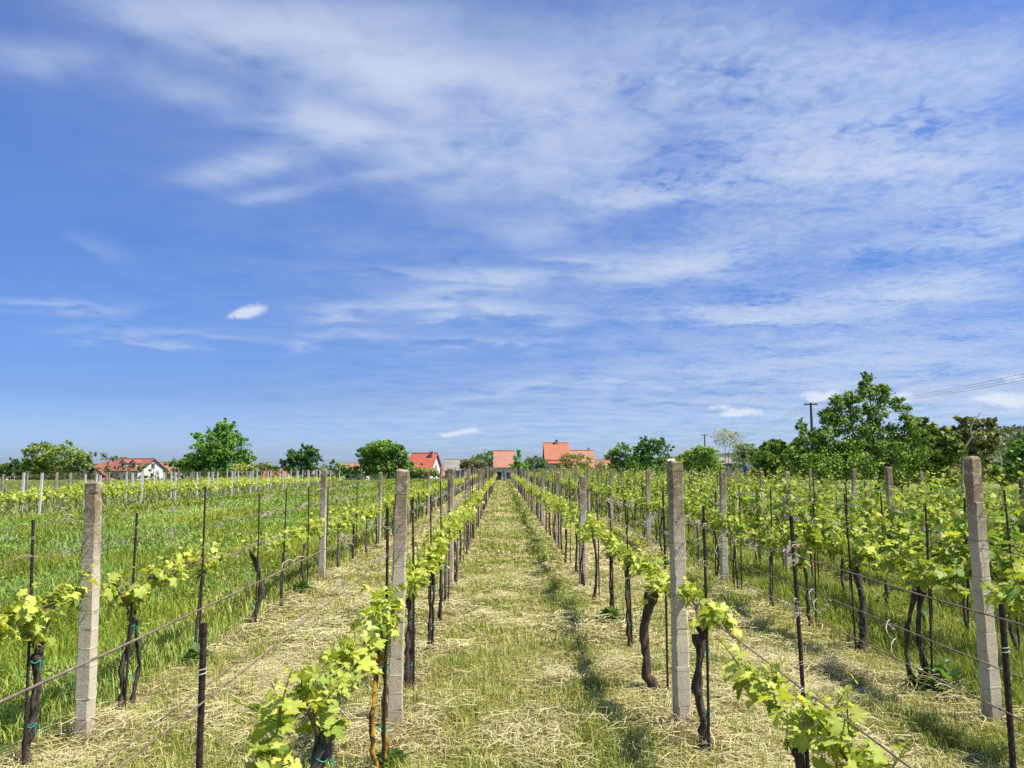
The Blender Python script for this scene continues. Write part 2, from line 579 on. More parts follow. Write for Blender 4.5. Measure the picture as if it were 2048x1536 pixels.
# ------------------------------------------------------------------ grass (blades nobody could count)
def blades(mb, x, y, h, w, lean, col, twist=None):
    """upright blades: two segments, bending towards a random side"""
    n = len(x)
    z = gz(x, y) - .004
    th = RNG.uniform(0, 2 * np.pi, n)
    dx, dy = np.cos(th), np.sin(th)
    sx, sy = -dy, dx
    base = np.stack([x, y, z], 1)
    side = np.stack([sx, sy, np.zeros(n)], 1) * (w / 2)[:, None]
    fwd = np.stack([dx, dy, np.zeros(n)], 1)
    up = np.array([0, 0, 1.0])
    mid = base + up * (h * .58)[:, None] + fwd * (lean * h * .30)[:, None]
    tip = base + up * (h * np.sqrt(np.clip(1 - (lean * .8) ** 2, .05, 1)))[:, None] + fwd * (lean * h)[:, None]
    v = np.stack([base - side, base + side, mid + side * .8, mid - side * .8, tip], 1)
    k = np.arange(n)[:, None] * 5
    mb.add(v.reshape(-1, 3), [k + np.array([0, 1, 2, 3]), k + np.array([3, 2, 4])], np.repeat(col, 5, 0))


def clippings(mb, x, y, ln, w, col, zmax):
    zmax = zmax * (.6 + 2.4 * sstep(.52, .72, fbm(x * 2.4, y * 1.9, 44)))
    """dry cut stalks lying about"""
    n = len(x)
    th = RNG.uniform(0, 2 * np.pi, n)
    d = np.stack([np.cos(th), np.sin(th), RNG.uniform(-.22, .22, n)], 1)
    s = np.stack([-np.sin(th), np.cos(th), RNG.uniform(-.5, .5, n)], 1) * (w / 2)[:, None]
    c = np.stack([x, y, gz(x, y) + RNG.uniform(.003, 1, n) ** 1.5 * zmax + .004], 1)
    bend = np.stack([RNG.normal(0, .12, n), RNG.normal(0, .12, n), RNG.uniform(0, .10, n)], 1) * ln[:, None]
    a, b = c - d * (ln / 2)[:, None], c + d * (ln / 2)[:, None]
    m_ = c + bend
    v = np.stack([a - s, a + s, m_ + s, m_ - s, b + s * .6, b - s * .6], 1)
    k = np.arange(n)[:, None] * 6
    mb.add(v.reshape(-1, 3), [k + np.array([0, 1, 2, 3]), k + np.array([3, 2, 4, 5])], np.repeat(col, 6, 0))


def scatter(x0, x1, y0, y1, dens):
    n = int((x1 - x0) * (y1 - y0) * dens)
    x, y = RNG.uniform(x0, x1, n), RNG.uniform(y0, y1, n)
    keep = np.abs(x + .013 * y) < y * .70 + 1.0
    return x[keep], y[keep]


def tones(n, a, b, jit=.22):
    t = RNG.uniform(0, 1, n)[:, None]
    c = np.asarray(a)[None] * (1 - t) + np.asarray(b)[None] * t
    return c * (1 + RNG.uniform(-jit, jit, n))[:, None]


def build_grass():
    gr, st = MB(), MB()
    bands = [(3.2, 7.5, 3600, .0042), (7.5, 13, 1700, .007), (13, 24, 620, .013), (24, 45, 170, .026), (45, 100, 42, .06)]
    for y0, y1, dens, w in bands:
        x, y = scatter(-2.9, 10.0, y0, y1, dens)
        g, s = green_field(x, y), soil_field(x, y)
        u = RNG.uniform(0, 1, len(x))
        live = u < g * (1 - .75 * s)
        xl, yl = x[live], y[live]
        n = len(xl)
        tall = np.clip(.055 + .17 * (fbm(xl * 1.6, yl * 1.6, 31) - .35) + .09 * sstep(3.3, 3.8, xl), .03, .25)
        h = tall * RNG.uniform(.5, 1.4, n) + w * .6
        dryish = (RNG.uniform(0, 1, n) < .42 - .30 * sstep(3.3, 3.8, xl))[:, None]
        c = np.where(dryish, tones(n, (.38, .38, .08), (.53, .50, .15)), tones(n, (.15, .21, .025), (.33, .38, .055)))
        blades(gr, xl, yl, h, np.full(n, w) * RNG.uniform(.7, 1.4, n), RNG.uniform(.1, .95, n), c)
        dead = (~live) & (RNG.uniform(0, 1, len(x)) > s * .75)
        xd, yd = x[dead], y[dead]
        n = len(xd)
        c = tones(n, (.42, .35, .13), (.64, .57, .28))
        clippings(st, xd, yd, RNG.uniform(.05, .19, n) + w * 2, np.full(n, w * .85) * RNG.uniform(.6, 1.3, n), c, .045)
    o = gr.build('mown_grass', M['grass_blade'])
    tag(o, 'short mown grass between the vine rows', 'grass', kind='stuff')
    o = st.build('grass_clippings', M['straw'])
    tag(o, 'pale dry grass clippings lying between the vine rows', 'straw', kind='stuff')
    md = MB()
    bands = [(5, 9, 1500, .007), (9, 16, 800, .011), (16, 30, 260, .022), (30, 55, 75, .045), (55, 108, 18, .10)]
    for y0, y1, dens, w in bands:
        x, y = scatter(-15.4, -2.8, y0, y1, dens)
        edge = sstep(-2.8, -3.3, x)
        keep = RNG.uniform(0, 1, len(x)) < .35 + .65 * edge
        x, y, edge = x[keep], y[keep], edge[keep]
        n = len(x)
        p = fbm(x * .55, y * .4, 51)
        h = (.09 + .30 * p) * RNG.uniform(.55, 1.25, n) * (.5 + .5 * edge)
        pale = (fbm(x * .8, y * .5, 61) * .75 + RNG.uniform(0, .6, n) * .6 > .66) & (y < 40)
        c = np.where(pale[:, None], tones(n, (.22, .36, .07), (.40, .50, .17)), tones(n, (.12, .19, .016), (.35, .41, .05)))
        rim = (sstep(-3.9, -3.1, x) * RNG.uniform(0, 1.2, n) > .5)[:, None]
        c = np.where(rim, tones(n, (.26, .33, .05), (.42, .46, .12)), c)
        c = c * (.62 + .72 * fbm(x * .38, y * .24, 91))[:, None] * (np.array([1, 1, 1.0]) + np.array([.22, .05, .1]) * (sstep(.5, .7, fbm(x * .6, y * .35, 93)))[:, None])
        blades(md, x, y, h, np.full(n, w) * RNG.uniform(.7, 1.5, n), RNG.uniform(.15, .95, n), c)
    for y0, y1, dens, sz in ((5, 12, 260, .032), (12, 26, 90, .045), (26, 60, 14, .08)):
        x, y = scatter(-15.2, -3.2, y0, y1, dens)
        keep = fbm(x * .8, y * .5, 61) + RNG.uniform(-.2, .2, len(x)) > .46
        x, y = x[keep], y[keep]
        n = len(x)
        hh = (.08 + .28 * fbm(x * .55, y * .4, 51)) * RNG.uniform(.5, 1.15, n)
        th = RNG.uniform(0, 6.28, n)
        tip = np.stack([np.cos(th), np.sin(th), RNG.uniform(-.2, .9, n)], 1)
        light = (RNG.uniform(0, 1, n) < .55)[:, None]
        c = np.where(light, tones(n, (.17, .31, .05), (.32, .45, .11)), tones(n, (.09, .19, .02), (.22, .34, .05)))
        put_leaves(md, np.stack([x, y, gz(x, y) + hh], 1), tip, RNG.normal(0, .5, (n, 3)) + np.array([0, 0, 1]), sz * RNG.uniform(.6, 1.4, n), c, 'far')
    # the same tall grass at the foot of the white-posted block and beyond the rows on the other side
    for x0, x1, y0, y1, dens, w, hh in ((-60, -15.2, 24, 100, 16, .06, .19), (9.6, 40, 14, 60, 28, .05, .2)):
        x, y = scatter(x0, x1, y0, y1, dens)
        n = len(x)
        blades(md, x, y, hh * RNG.uniform(.5, 1.3, n), np.full(n, w), RNG.uniform(.2, .9, n), tones(n, (.12, .19, .03), (.34, .36, .12)))
    tag(md.build('meadow_grass', M['grass_blade']), 'tall lush green meadow grass beside the vine rows', 'meadow', kind='stuff')



# ------------------------------------------------------------------ leaves and vines


def leaf_shape(kind):
    """(verts, tris): a five-lobed vine leaf one unit long, petiole at the origin, tip along +y"""
    if kind == 'fine':
        prof = [(0, 1.0), (10, .84), (16, .90), (25, .70), (33, .55), (42, .74), (48, .70), (57, .92), (66, .74), (73, .76), (84, .52),
                (95, .50), (104, .64), (112, .58), (122, .70), (134, .52), (150, .50), (164, .30), (174, .10)]
    elif kind == 'mid':
        prof = [(0, 1.0), (30, .58), (56, .92), (86, .52), (118, .70), (155, .42)]
    else:
        prof = [(0, 1.0), (62, .80), (135, .62)]
    pts = [(r * math.sin(R(a)), r * math.cos(R(a))) for a, r in prof]
    full = pts + [(-x, y) for x, y in reversed(pts[1:])]
    v = [(0, 0, 0)]
    for i, (x, y) in enumerate(full):
        rr = math.hypot(x, y)
        v.append((x, y, -.20 * rr * rr + .16 * abs(x) + (.05 if i % 2 else -.03) * rr))
    n = len(full)
    f = [(0, i + 1, (i + 1) % n + 1) for i in range(n)]
    if kind == 'far':
        v = [(0, -.1, 0), (.55, .35, .05), (0, 1, -.2), (-.55, .35, .05)]
        f = [(0, 1, 2), (0, 2, 3)]
    return np.array(v), np.array(f)


SHAPES = {k: leaf_shape(k) for k in ('fine', 'mid', 'far')}


def put_leaves(mb, pos, tip, nrm, size, col, kind):
    V, Fc = SHAPES[kind]
    n = len(pos)
    b = tip / (np.linalg.norm(tip, axis=1)[:, None] + 1e-9)
    a = np.cross(b, nrm)
    a /= np.linalg.norm(a, axis=1)[:, None] + 1e-9
    c = np.cross(a, b)
    curl = RNG.uniform(.2, 3.0, n)
    v = pos[:, None] + size[:, None, None] * (V[None, :, 0, None] * a[:, None] + V[None, :, 1, None] * b[:, None] + (V[None, :, 2] * curl[:, None])[..., None] * c[:, None])
    m_ = len(V)
    k = np.arange(n)[:, None, None] * m_
    if kind == 'fine':
        tone = np.array([1.12] + [1.14 if i in (0, 7, 13, 22, 28) else (.90 if i % 2 else .98) for i in range(m_ - 1)])
        cc = (col[:, None] * tone[None, :, None]).reshape(-1, 3)
    else:
        cc = np.repeat(col, m_, 0)
    mb.add(v.reshape(-1, 3), [(k + Fc[None]).reshape(-1, 3)], cc)


build_grass()

YOUNG, OLD = np.array([.62, .64, .11]), np.array([.16, .27, .035])

STYLES = {   # shoots per metre, shoot length, leaf size, leaves per shoot, wire height, reach along the row, share of mature colour
    'young': dict(n=19, ln=(.07, .28), size=(.027, .076), lv=(5, 10), z=.84, reach=.68, old=.28),
    'medium': dict(n=17, ln=(.12, .45), size=(.035, .09), lv=(6, 12), z=.86, reach=.58, old=.52),
    'full': dict(n=12, ln=(.22, .98), size=(.045, .115), lv=(9, 18), z=.72, reach=.54, old=.66),
    'block': dict(n=16, ln=(.12, .36), size=(.05, .10), lv=(6, 10), z=.62, reach=.55, old=.30),
}


def vine_parts(style, kind, seed, wire=None, big=1.0, thick=1.0, twin=None, lean=None, reach=(1.0, 1.0), dens=1.0):
    """trunk, cane and foliage builders of one vine standing at the origin, its row running along y"""
    S = STYLES[style]
    rg = np.random.default_rng(seed)
    zc = wire or S['z']
    head = zc - .10 - rg.uniform(0, .12)
    ln = rg.uniform(-.10, .10) if lean is None else lean
    trunk, cane, fol = MB(), MB(), MB()
    twin = rg.uniform() < .35 if twin is None else twin
    sides = {'fine': 12, 'mid': 7, 'far': 4}[kind]
    seg = {'fine': 18, 'mid': 7, 'far': 3}[kind]
    t = np.linspace(0, 1, seg)
    for s in ((-1, 1) if twin else (0,)):
        wob = np.cumsum(rg.normal(0, .011, (seg, 2)), 0)
        foot = np.array([rg.uniform(-.02, .02), .05 * s])
        wob = wob - wob[0]
        px = foot[0] + rg.uniform(-.05, .05) * np.sin(t * 3) + wob[:, 0] * (1 - t)
        py = foot[1] * (1 - t) + ln * t + wob[:, 1] * (1 - t) + rg.uniform(-.06, .06) * np.sin(t * np.pi)
        r0 = (.0125 if twin else .0165) * thick
        lump = 1 + .16 * np.interp(t * 9, np.arange(10), rg.uniform(-1, 1, 10)) if kind == 'fine' else 1
        rad = lump * r0 * (1.25 - .45 * t + .6 * np.exp(-((t - 1) / .14) ** 2) + (.3 if thick > 2 else .5) * np.exp(-(t / .09) ** 2)) * (1 + .16 * np.sin(t * 17 + rg.uniform(0, 6)))
        trunk.tube(np.stack([px, py, t * (head + .02) - .03], 1), rad, sides, rough=.26, seed=seed + s)
    if kind == 'fine':
        for k in range(3):      # pruning stubs on the head
            a = rg.uniform(0, 6.28)
            p0 = np.array([0, ln, head - .02])
            p1 = p0 + np.array([.03 * math.cos(a), .05 * math.sin(a), .05 + .03 * rg.uniform()])
            trunk.tube([p0, (p0 + p1) / 2, p1], [.016 * thick, .013 * thick, .010 * thick], 7, rough=.2, seed=seed + k)
    pos, tip, nrm, size, col = [], [], [], [], []
    for side in (-1, 1):
        L = S['reach'] * reach[0 if side < 0 else 1] * rg.uniform(.8, 1.1)
        if L < .05:
            continue
        m_ = 9 if kind == 'fine' else 5
        tt = np.linspace(0, 1, m_)
        cy = ln + side * L * tt
        cz = head + (zc - head) * np.minimum(1, tt * 3.2) + .07 * np.sin(tt * np.pi) * rg.uniform(0, 1) - .05 * tt ** 2
        cxx = np.cumsum(rg.normal(0, .008, m_))
        path = np.stack([cxx, cy, cz], 1)
        if kind != 'far':
            cane.tube(path, np.linspace(.0085, .0055, m_), 6 if kind == 'fine' else 4, rough=.1, seed=seed)
        ns = max(2, int(S['n'] * L * rg.uniform(.75, 1.15) * dens))
        if kind == 'far':
            ns = max(2, int(ns * .5))
        for k in range(ns):
            u = (k + rg.uniform(.1, .9)) / ns
            p = np.array([np.interp(u, tt, path[:, i]) for i in range(3)])
            d = np.array([rg.normal(0, .45 if style != 'full' else .28), rg.normal(0, .35), rg.uniform(.5, 1.1) if style != 'full' else rg.uniform(.9, 1.4)])
            if rg.uniform() < .12:
                d[2] = -rg.uniform(.1, .6)
            d /= np.linalg.norm(d)
            l_ = (S['ln'][0] + (S['ln'][1] - S['ln'][0]) * rg.uniform() ** (.8 if style == 'full' else 1.5) * (1.35 if rg.uniform() < .15 else 1)) * big ** .5
            nl = int(rg.integers(*S['lv']))
            if kind == 'far':
                nl = max(2, int(nl * .6))
            bend = np.array([rg.normal(0, .12), rg.normal(0, .12), -.08]) * l_
            if kind != 'far':
                q = np.linspace(0, 1, 4)[:, None]
                fol.tube(p + d * l_ * q + bend * q ** 2, [.0035, .003, .0026, .0015], 4 if kind == 'fine' else 3, (.22, .27, .05), caps=False)
            ph = rg.uniform(0, 6.28)
            for i in range(nl):
                q = (i + .6) / nl
                s_ = (S['size'][0] + (S['size'][1] - S['size'][0]) * rg.uniform(.2, 1)) * (1.12 - .72 * q ** 1.5) * big
                if kind == 'far':
                    s_ *= 1.65
                ang = ph + i * 2.6 + rg.normal(0, .4)
                o_ = np.array([math.cos(ang), math.sin(ang) * .9, rg.uniform(-.1, .55)])
                base = p + d * l_ * q + bend * q * q
                pp = base + o_ * s_ * .55
                if kind == 'fine':
                    fol.tube([base, base + o_ * s_ * .3 + np.array([0, 0, .006]), pp], [.0016] * 3, 3, (.34, .33, .08), caps=False)
                pos.append(pp)
                tip.append(o_ * rg.uniform(.4, 1.0) + np.array([0, 0, -rg.uniform(.0, 1.0) + .5 * q]) + rg.normal(0, .25, 3))
                nrm.append(np.array([0, 0, .8]) + o_ * rg.uniform(-.2, .8) + rg.normal(0, .38, 3))
                size.append(s_)
                age = np.clip(S['old'] + rg.normal(0, .28) + .35 * (.5 - q), 0, 1)
                col.append((YOUNG * (1 - age) + OLD * age) * rg.uniform(.8, 1.15))
    put_leaves(fol, np.array(pos), np.array(tip), np.array(nrm), np.array(size), np.array(col), kind)
    return trunk, cane, fol


def tie_mesh(z, r=.035, ends=True, seed=0):
    mb = MB()
    a = np.linspace(0, 2 * np.pi, 17)
    mb.tube(np.stack([r * np.cos(a), r * 1.3 * np.sin(a), z + .006 * np.sin(2 * a)], 1), .0028, 5, caps=False)
    if ends:
        rg = np.random.default_rng(seed)
        for s in (-1, 1):
            q = np.linspace(0, 1, 5)
            mb.tube(np.stack([r + .03 * q, s * .025 * q + .01 * np.sin(q * 5), z - .05 * q ** 2 + .01 * rg.uniform()], 1), .002, 4)
    return mb


ORD = ['first', 'second', 'third', 'fourth', 'fifth', 'sixth', 'seventh', 'eighth', 'ninth', 'tenth', 'eleventh', 'twelfth', 'thirteenth',
       'fourteenth', 'fifteenth', 'sixteenth', 'seventeenth', 'eighteenth', 'nineteenth', 'twentieth']
ROW_SAY = {'meadow': 'row along the meadow edge', 'left': 'row left of the mown path', 'right': 'row right of the mown path',
           'second': 'second row right of the path', 'third': 'third row right of the path', 'fourth': 'fourth row right of the path',
           'fifth': 'fifth row right of the path', 'sixth': 'sixth row right of the path'}
ROW_STYLE = {'meadow': 'young', 'left': 'young', 'right': 'young', 'second': 'medium', 'third': 'full', 'fourth': 'full', 'fifth': 'full', 'sixth': 'full'}
POSTS = {   # depth of the posts of each row
    'meadow': [5.18, 12.1, 17.4], 'left': [5.35, 11.2, 17.0], 'right': [5.34, 11.66, 17.1], 'second': [5.38, 11.8, 17.6],
    'third': [6.0, 12.2, 18.1], 'fourth': [5.9, 11.7, 17.5], 'fifth': [11.1, 16.7], 'sixth': [10.4, 16.7]}
VINES = {   # depth of the nearest vines of each row, the rest follow every 1.25 m
    'meadow': [4.68, 5.84, 7.2, 8.75, 9.85, 11.0], 'left': [3.2, 4.7, 6.2, 7.6, 8.95, 10.2], 'right': [3.35, 4.9, 6.19, 7.65, 9.0, 10.3],
    'second': [4.75, 6.22, 7.48, 8.5, 9.8, 11.05], 'third': [6.9, 7.65, 8.3, 9.3, 10.2, 11.2], 'fourth': [6.5, 7.6, 8.7, 9.9, 11.4],
    'fifth': [7.5, 8.7, 9.9, 11.2], 'sixth': [9.0, 10.2, 11.4]}
for k in POSTS:
    while POSTS[k][-1] < FAR_Y - 8:
        POSTS[k].append(POSTS[k][-1] + 5.9 + random.uniform(-.4, .4))
    while VINES[k][-1] < FAR_Y - 2:
        VINES[k].append(VINES[k][-1] + 1.25 + random.uniform(-.12, .12))

BLOCK = [(-16.4, 20), (-18.4, 26), (-20.4, 32), (-22.4, 37), (-24.4, 43), (-26.4, 48)]     # rows with white posts: x, where each begins
BLOCK_SAY = ['front row of the white-posted vineyard', 'second row of the white-posted vineyard', 'third row of the white-posted vineyard',
             'fourth row of the white-posted vineyard', 'fifth row of the white-posted vineyard', 'rearmost row of the white-posted vineyard']


def in_view(x, y, pad=.03):
    return y > .4 and abs((x - .0136 * y) / y) < .667 + pad + .5 / y


def build_vines():
    spots = []
    for k, ys in VINES.items():
        for y in ys:
            spots.append((y, ROW_X[k] + (.03 if (k, y) == ('right', 4.9) else random.gauss(0, .03)), k))
    for i, (x, y0) in enumerate(BLOCK):
        y = y0 + 1
        while y < 80:
            spots.append((y, x + random.gauss(0, .05), 'block%d' % i))
            y += 1.15 + random.uniform(-.15, .15)
    spots = sorted(s for s in spots if in_view(s[1], s[0]))
    alone, rest = spots[:300], spots[300:]
    protos = {}

    def proto(style, kind, i):
        key = (style, kind, i)
        if key not in protos:
            tr, ca, fo = vine_parts(style, kind, 1000 + i * 17 + hash(style) % 7 * 0 + len(style) * 31)
            bk = M['bark_grey'] if i % 3 == 0 else M['bark']
            protos[key] = (tr.mesh('trunk', bk, True), ca.mesh('cane', M['cane'], True), fo.mesh('foliage', M['vine_leaf']), (tr, ca, fo))
        return protos[key]

    special = {   # the nearest vines, as the photograph shows them
        ('left', 0): dict(big=.92, thick=1.5, twin=False, dens=1.0, reach=(1.1, .75), look='bushy vine with broad leaves on a thick grey trunk', bark='bark_grey'),
        ('left', 1): dict(big=1.05, thick=1.0, twin=True, dens=1.1, look='vine on two stems coated in yellow lichen', bark='bark_lichen'),
        ('left', 2): dict(thick=1.6, twin=True, look='vine with a stout twisted dark double trunk'),
        ('right', 0): dict(wire=.66, big=1.05, thick=1.1, twin=True, dens=1.05, look='low vine with very broad leaves around a ribbed stake'),
        ('right', 1): dict(big=1.0, dens=.8, thick=1.45, twin=False, lean=.04, look='vine with a gnarled reddish brown trunk and trailing cane'),
        ('right', 2): dict(thick=1.95, twin=False, lean=-.05, look='old vine with a very thick black knotted trunk'),
        ('right', 3): dict(thick=1.0, twin=True, look='vine on two thin spreading black stems'),
        ('second', 1): dict(thick=1.4, twin=True, dens=1.2, look='vine on twin dark stems above a clump of weeds'),
        ('second', 2): dict(thick=2.0, twin=True, dens=1.3, look='vine on two thick upright black stems'),
        ('meadow', 0): dict(big=1.1, thick=1.2, twin=False, look='vine with glowing yellow leaves on a slender dark trunk', dens=1.2),
        ('meadow', 1): dict(big=1.1, thick=1.1, twin=True, look='leafy vine on a dark stem with lichen spots'),
        ('meadow', 2): dict(thick=.8, twin=False, lean=.12, dens=1.0, look='sparse vine with a thin bowed stem'),
        ('meadow', 3): dict(thick=1.4, twin=False, dens=.15, look='almost bare black vine stump with a pale cut top'),
    }
    counters = {}
    tie_protos = [tie_mesh(.22, .022, True, 1).mesh('twine_tie', M['twine']), tie_mesh(.58, .024, True, 2).mesh('twine_tie', M['twine'])]
    for y, x, row in alone:
        n = counters.setdefault(row, 0)
        counters[row] += 1
        if row.startswith('block'):
            bi = int(row[5:])
            style, group = 'block', 'vines of the white-posted vineyard'
            label = 'small bright green vine in the %s' % BLOCK_SAY[bi]
            group += ', ' + BLOCK_SAY[bi].split()[0]
            say = None
        else:
            style = ROW_STYLE[row]
            ys = VINES[row]
            idx = ys.index(y)
            pk = sum(1 for p in POSTS[row] if p < y)
            nth = sum(1 for q in ys if q < y and (pk == 0 or q > POSTS[row][pk - 1]))
            word = {'young': 'young sparse vine', 'medium': 'leafy vine', 'full': 'tall dense vine'}[style]
            group = 'vines in the ' + ROW_SAY[row]
            if (row, idx) in special:
                label = special[(row, idx)]['look'] + ', ' + ROW_SAY[row]
            elif pk == 0:
                label = '%s, %s before the nearest concrete post, %s' % (word, ORD[min(nth, 19)], ROW_SAY[row])
            elif y < 24:
                label = '%s, %s after the %s concrete post, %s' % (word, ORD[min(nth, 19)], ORD[pk - 1], ROW_SAY[row])
            else:
                label = '%s far down the %s' % (word, ROW_SAY[row])
                group += ', far end'
        root = thing('grapevine', label, 'grapevine', (x, y, float(gz(x, y))), 0, group)
        if y < 9.7 and style != 'block':
            sp = dict(special.get((row, VINES[row].index(y)), {}))
            sp.pop('look', None)
            bk = sp.pop('bark', None)
            tr, ca, fo = vine_parts(style, 'fine', 300 + len(label) * 7 + int(y * 100), **sp)
            tr.build('trunk', M[bk] if bk else M['bark'], root, smooth=True)
            if ca.v:
                ca.build('cane', M['cane'], root, smooth=True)
            fo.build('foliage', M['vine_leaf'], root, smooth=True)
            for tm in tie_protos[:1 if int(y * 10) % 3 == 0 else 2]:
                link('twine_tie', tm, root)
        else:
            tr, ca, fo, _ = proto(style, 'mid', random.randrange(6))
            s = random.uniform(.9, 1.12)
            for nm, me in (('trunk', tr), ('cane', ca), ('foliage', fo)):
                link(nm, me, root)
            root.rotation_euler = (0, 0, random.choice((0, math.pi)))
            root.scale = (1, 1, s)
    # the many beyond them
    leaf, wood = MB(), MB()
    for y, x, row in rest:
        style = 'block' if row.startswith('block') else ROW_STYLE[row]
        key = ('far', style, random.randrange(5))
        if key not in protos:
            protos[key] = vine_parts(style, 'far', 2000 + key[2] * 13 + len(style))
        tr, ca, fo = protos[key]
        sgn = random.choice((-1, 1))
        o = np.array([x, y, float(gz(x, y))])
        sc_ = np.array([sgn, sgn, random.uniform(.88, 1.15)])
        leaf.add(np.concatenate(fo.v) * sc_ + o, fo.f, np.concatenate(fo.c) * random.uniform(.9, 1.1))
        for v in (tr,):
            wood.add(np.concatenate(v.v) * sc_ + o, v.f)
    root = thing('distant_vines', 'the many more vines in far rows, merging into green bands', 'grapevines')
    root['kind'] = 'stuff'
    leaf.build('foliage', M['vine_leaf'], root)
    wood.build('trunks', M['bark_grey'], root)
    return alone


build_vines()


# ------------------------------------------------------------------ posts, stakes, wires
def post_mesh(seed, h=1.72, w0=.099, w1=.084, boards=True):
    rg = np.random.default_rng(seed)
    mb = MB()
    zs = [-.05]
    z = 0.0
    while z < h - .05:
        zs += [z + .001, z + .006]
        z += rg.uniform(.10, .135)
    zs += [h - .012, h]
    zs = np.array(sorted(zs))
    off = 0.0
    rings = []
    for i, zz in enumerate(zs):
        if i % 2 == 1:
            off = rg.uniform(-.0014, .0014)
        w = (w0 + (w1 - w0) * zz / h) / 2 + off
        if zz > h - .005:
            w -= .009
        c = w * .86
        c = w * (.86 - (rg.uniform(0, .22) if rg.uniform() < .22 else 0))
        ring = [(-c, -w), (c, -w), (w, -c), (w, c), (c, w), (-c, w), (-w, c), (-w, -c)]
        rings.append([(x + rg.normal(0, .0014), y * .92 + rg.normal(0, .0014), zz + (rg.normal(0, .003) if zz > h - .02 else 0)) for x, y in ring])
    v = np.array(rings).reshape(-1, 3)
    n = len(zs)
    i = np.arange(n - 1)[:, None] * 8
    j = np.arange(8)[None]
    k = (j + 1) % 8
    q = np.stack([i + j, i + k, i + 8 + k, i + 8 + j], -1).reshape(-1, 4)
    mb.add(v, [q, (np.arange(8) + (n - 1) * 8).reshape(1, -1)])
    return mb


def build_posts():
    protos = [post_mesh(50 + i).mesh('concrete_post', M['concrete']) for i in range(6)]
    heights = {('meadow', 0): 1.63, ('left', 0): 1.715, ('right', 0): 1.755, ('second', 0): 1.80}
    lean = {('second', 0): -.035, ('right', 0): -.004, ('meadow', 0): -.030}
    turn = {('second', 0): .22, ('right', 0): .17, ('left', 0): 0.10, ('meadow', 0): -.04}
    nms = []
    for z in (.84, 1.17, 1.37):
        nail = MB()
        nail.tube([(.012, -.045, z), (.013, -.056, z), (.02, -.060, z + .004)], .004, 6)
        a = np.linspace(0, 2 * np.pi, 13)
        nail.tube(np.stack([.058 * np.cos(a), .056 * np.sin(a) * 1.0, z + .004 + .003 * np.sin(a * 1.0)], 1), .0012, 4, caps=False)
        nms.append(nail.mesh('wire_fixing', M['wire']))
    for row, ys in POSTS.items():
        for i, y in enumerate(ys):
            x = ROW_X[row] + (random.gauss(0, .03) if i else 0)
            if (row, i) in turn:
                x = {'meadow': -2.67, 'left': -.71, 'right': 1.21, 'second': 3.33}[row]
            if not in_view(x, y, .03):
                continue
            h = heights.get((row, i), 1.72 * random.uniform(.93, 1.0))
            look = {('meadow', 0): 'nearest concrete post beside the meadow, its top mossy and one side sunlit',
                    ('left', 0): 'nearest concrete post left of the mown path, rough speckled top',
                    ('right', 0): 'nearest concrete post right of the mown path, orange lichen on top',
                    ('second', 0): 'tall leaning concrete post with a dark shaded side, second row right of path'}.get((row, i))
            far = y > 42
            if look is None:
                look = 'grey concrete post, %s from the camera, %s' % (ORD[i], ROW_SAY[row]) if not far else 'small far grey concrete post in the ' + ROW_SAY[row]
            me = protos[random.randrange(6)]
            o = link('concrete_post', me, None, (x, y, float(gz(x, y))))
            o.scale = (1, 1, h / 1.72)
            o.rotation_euler = (random.gauss(0, .008), lean.get((row, i), random.gauss(0, .012)), turn.get((row, i), random.gauss(.03, .07)))
            tag(o, look, 'post', 'concrete posts in the ' + ROW_SAY[row] + (', far end' if far else ''))
            if y < 13:
                for nm in nms:
                    link('wire_fixing', nm, o)
    wp = MB()
    wp.box(-.034, .034, -.034, .034, -.1, 1.45)
    wp.box(-.037, .037, -.037, .037, 1.45, 1.462)
    wm = wp.mesh('white_post', M['white_post'])
    gp = MB()
    gp.tube([(0, 0, -.1), (.004, 0, .7), (0, .005, 1.42)], [.05, .047, .043], 9, rough=.06)
    gm = gp.mesh('wooden_post', M['old_wood'])
    br = MB()
    br.tube([(0, .02, 1.0), (.01, .45, .5), (0, .95, -.02)], .032, 8, rough=.06)
    bm = br.mesh('brace', M['old_wood'])
    for i, (x, y0) in enumerate(BLOCK):
        y = y0
        j = 0
        while y < 80:
            if in_view(x, y, .01):
                white = i < 2 or (i == 2 and j % 2 == 0) or j % 4 == 3
                if j == 0 and i >= 2:
                    white = False
                nth = ORD[min(j, 19)]
                if j == 0 and i >= 2:
                    lb = 'grey wooden end post with a slanting brace, %s' % BLOCK_SAY[i]
                elif y < 45 and i < 2:
                    lb = '%s post, %s in the %s' % ('slim white' if white else 'grey wooden', nth, BLOCK_SAY[i])
                else:
                    lb = '%s post far back in the %s' % ('small white' if white else 'small grey', BLOCK_SAY[i])
                o = link('white_post' if white else 'wooden_post', wm if white else gm, None, (x + random.gauss(0, .04), y, float(gz(x, y))))
                o.rotation_euler = (random.gauss(0, .02), random.gauss(0, .02), random.uniform(-.2, .2))
                o.scale = (1, 1, random.uniform(.95, 1.06))
                tag(o, lb, 'post', '%s posts in the %s' % ('white' if white else 'wooden', BLOCK_SAY[i]))
                if j == 0 and i >= 2:
                    link('brace', bm, o)
            y += 3.9 + random.uniform(-.6, .6)
            j += 1


build_posts()


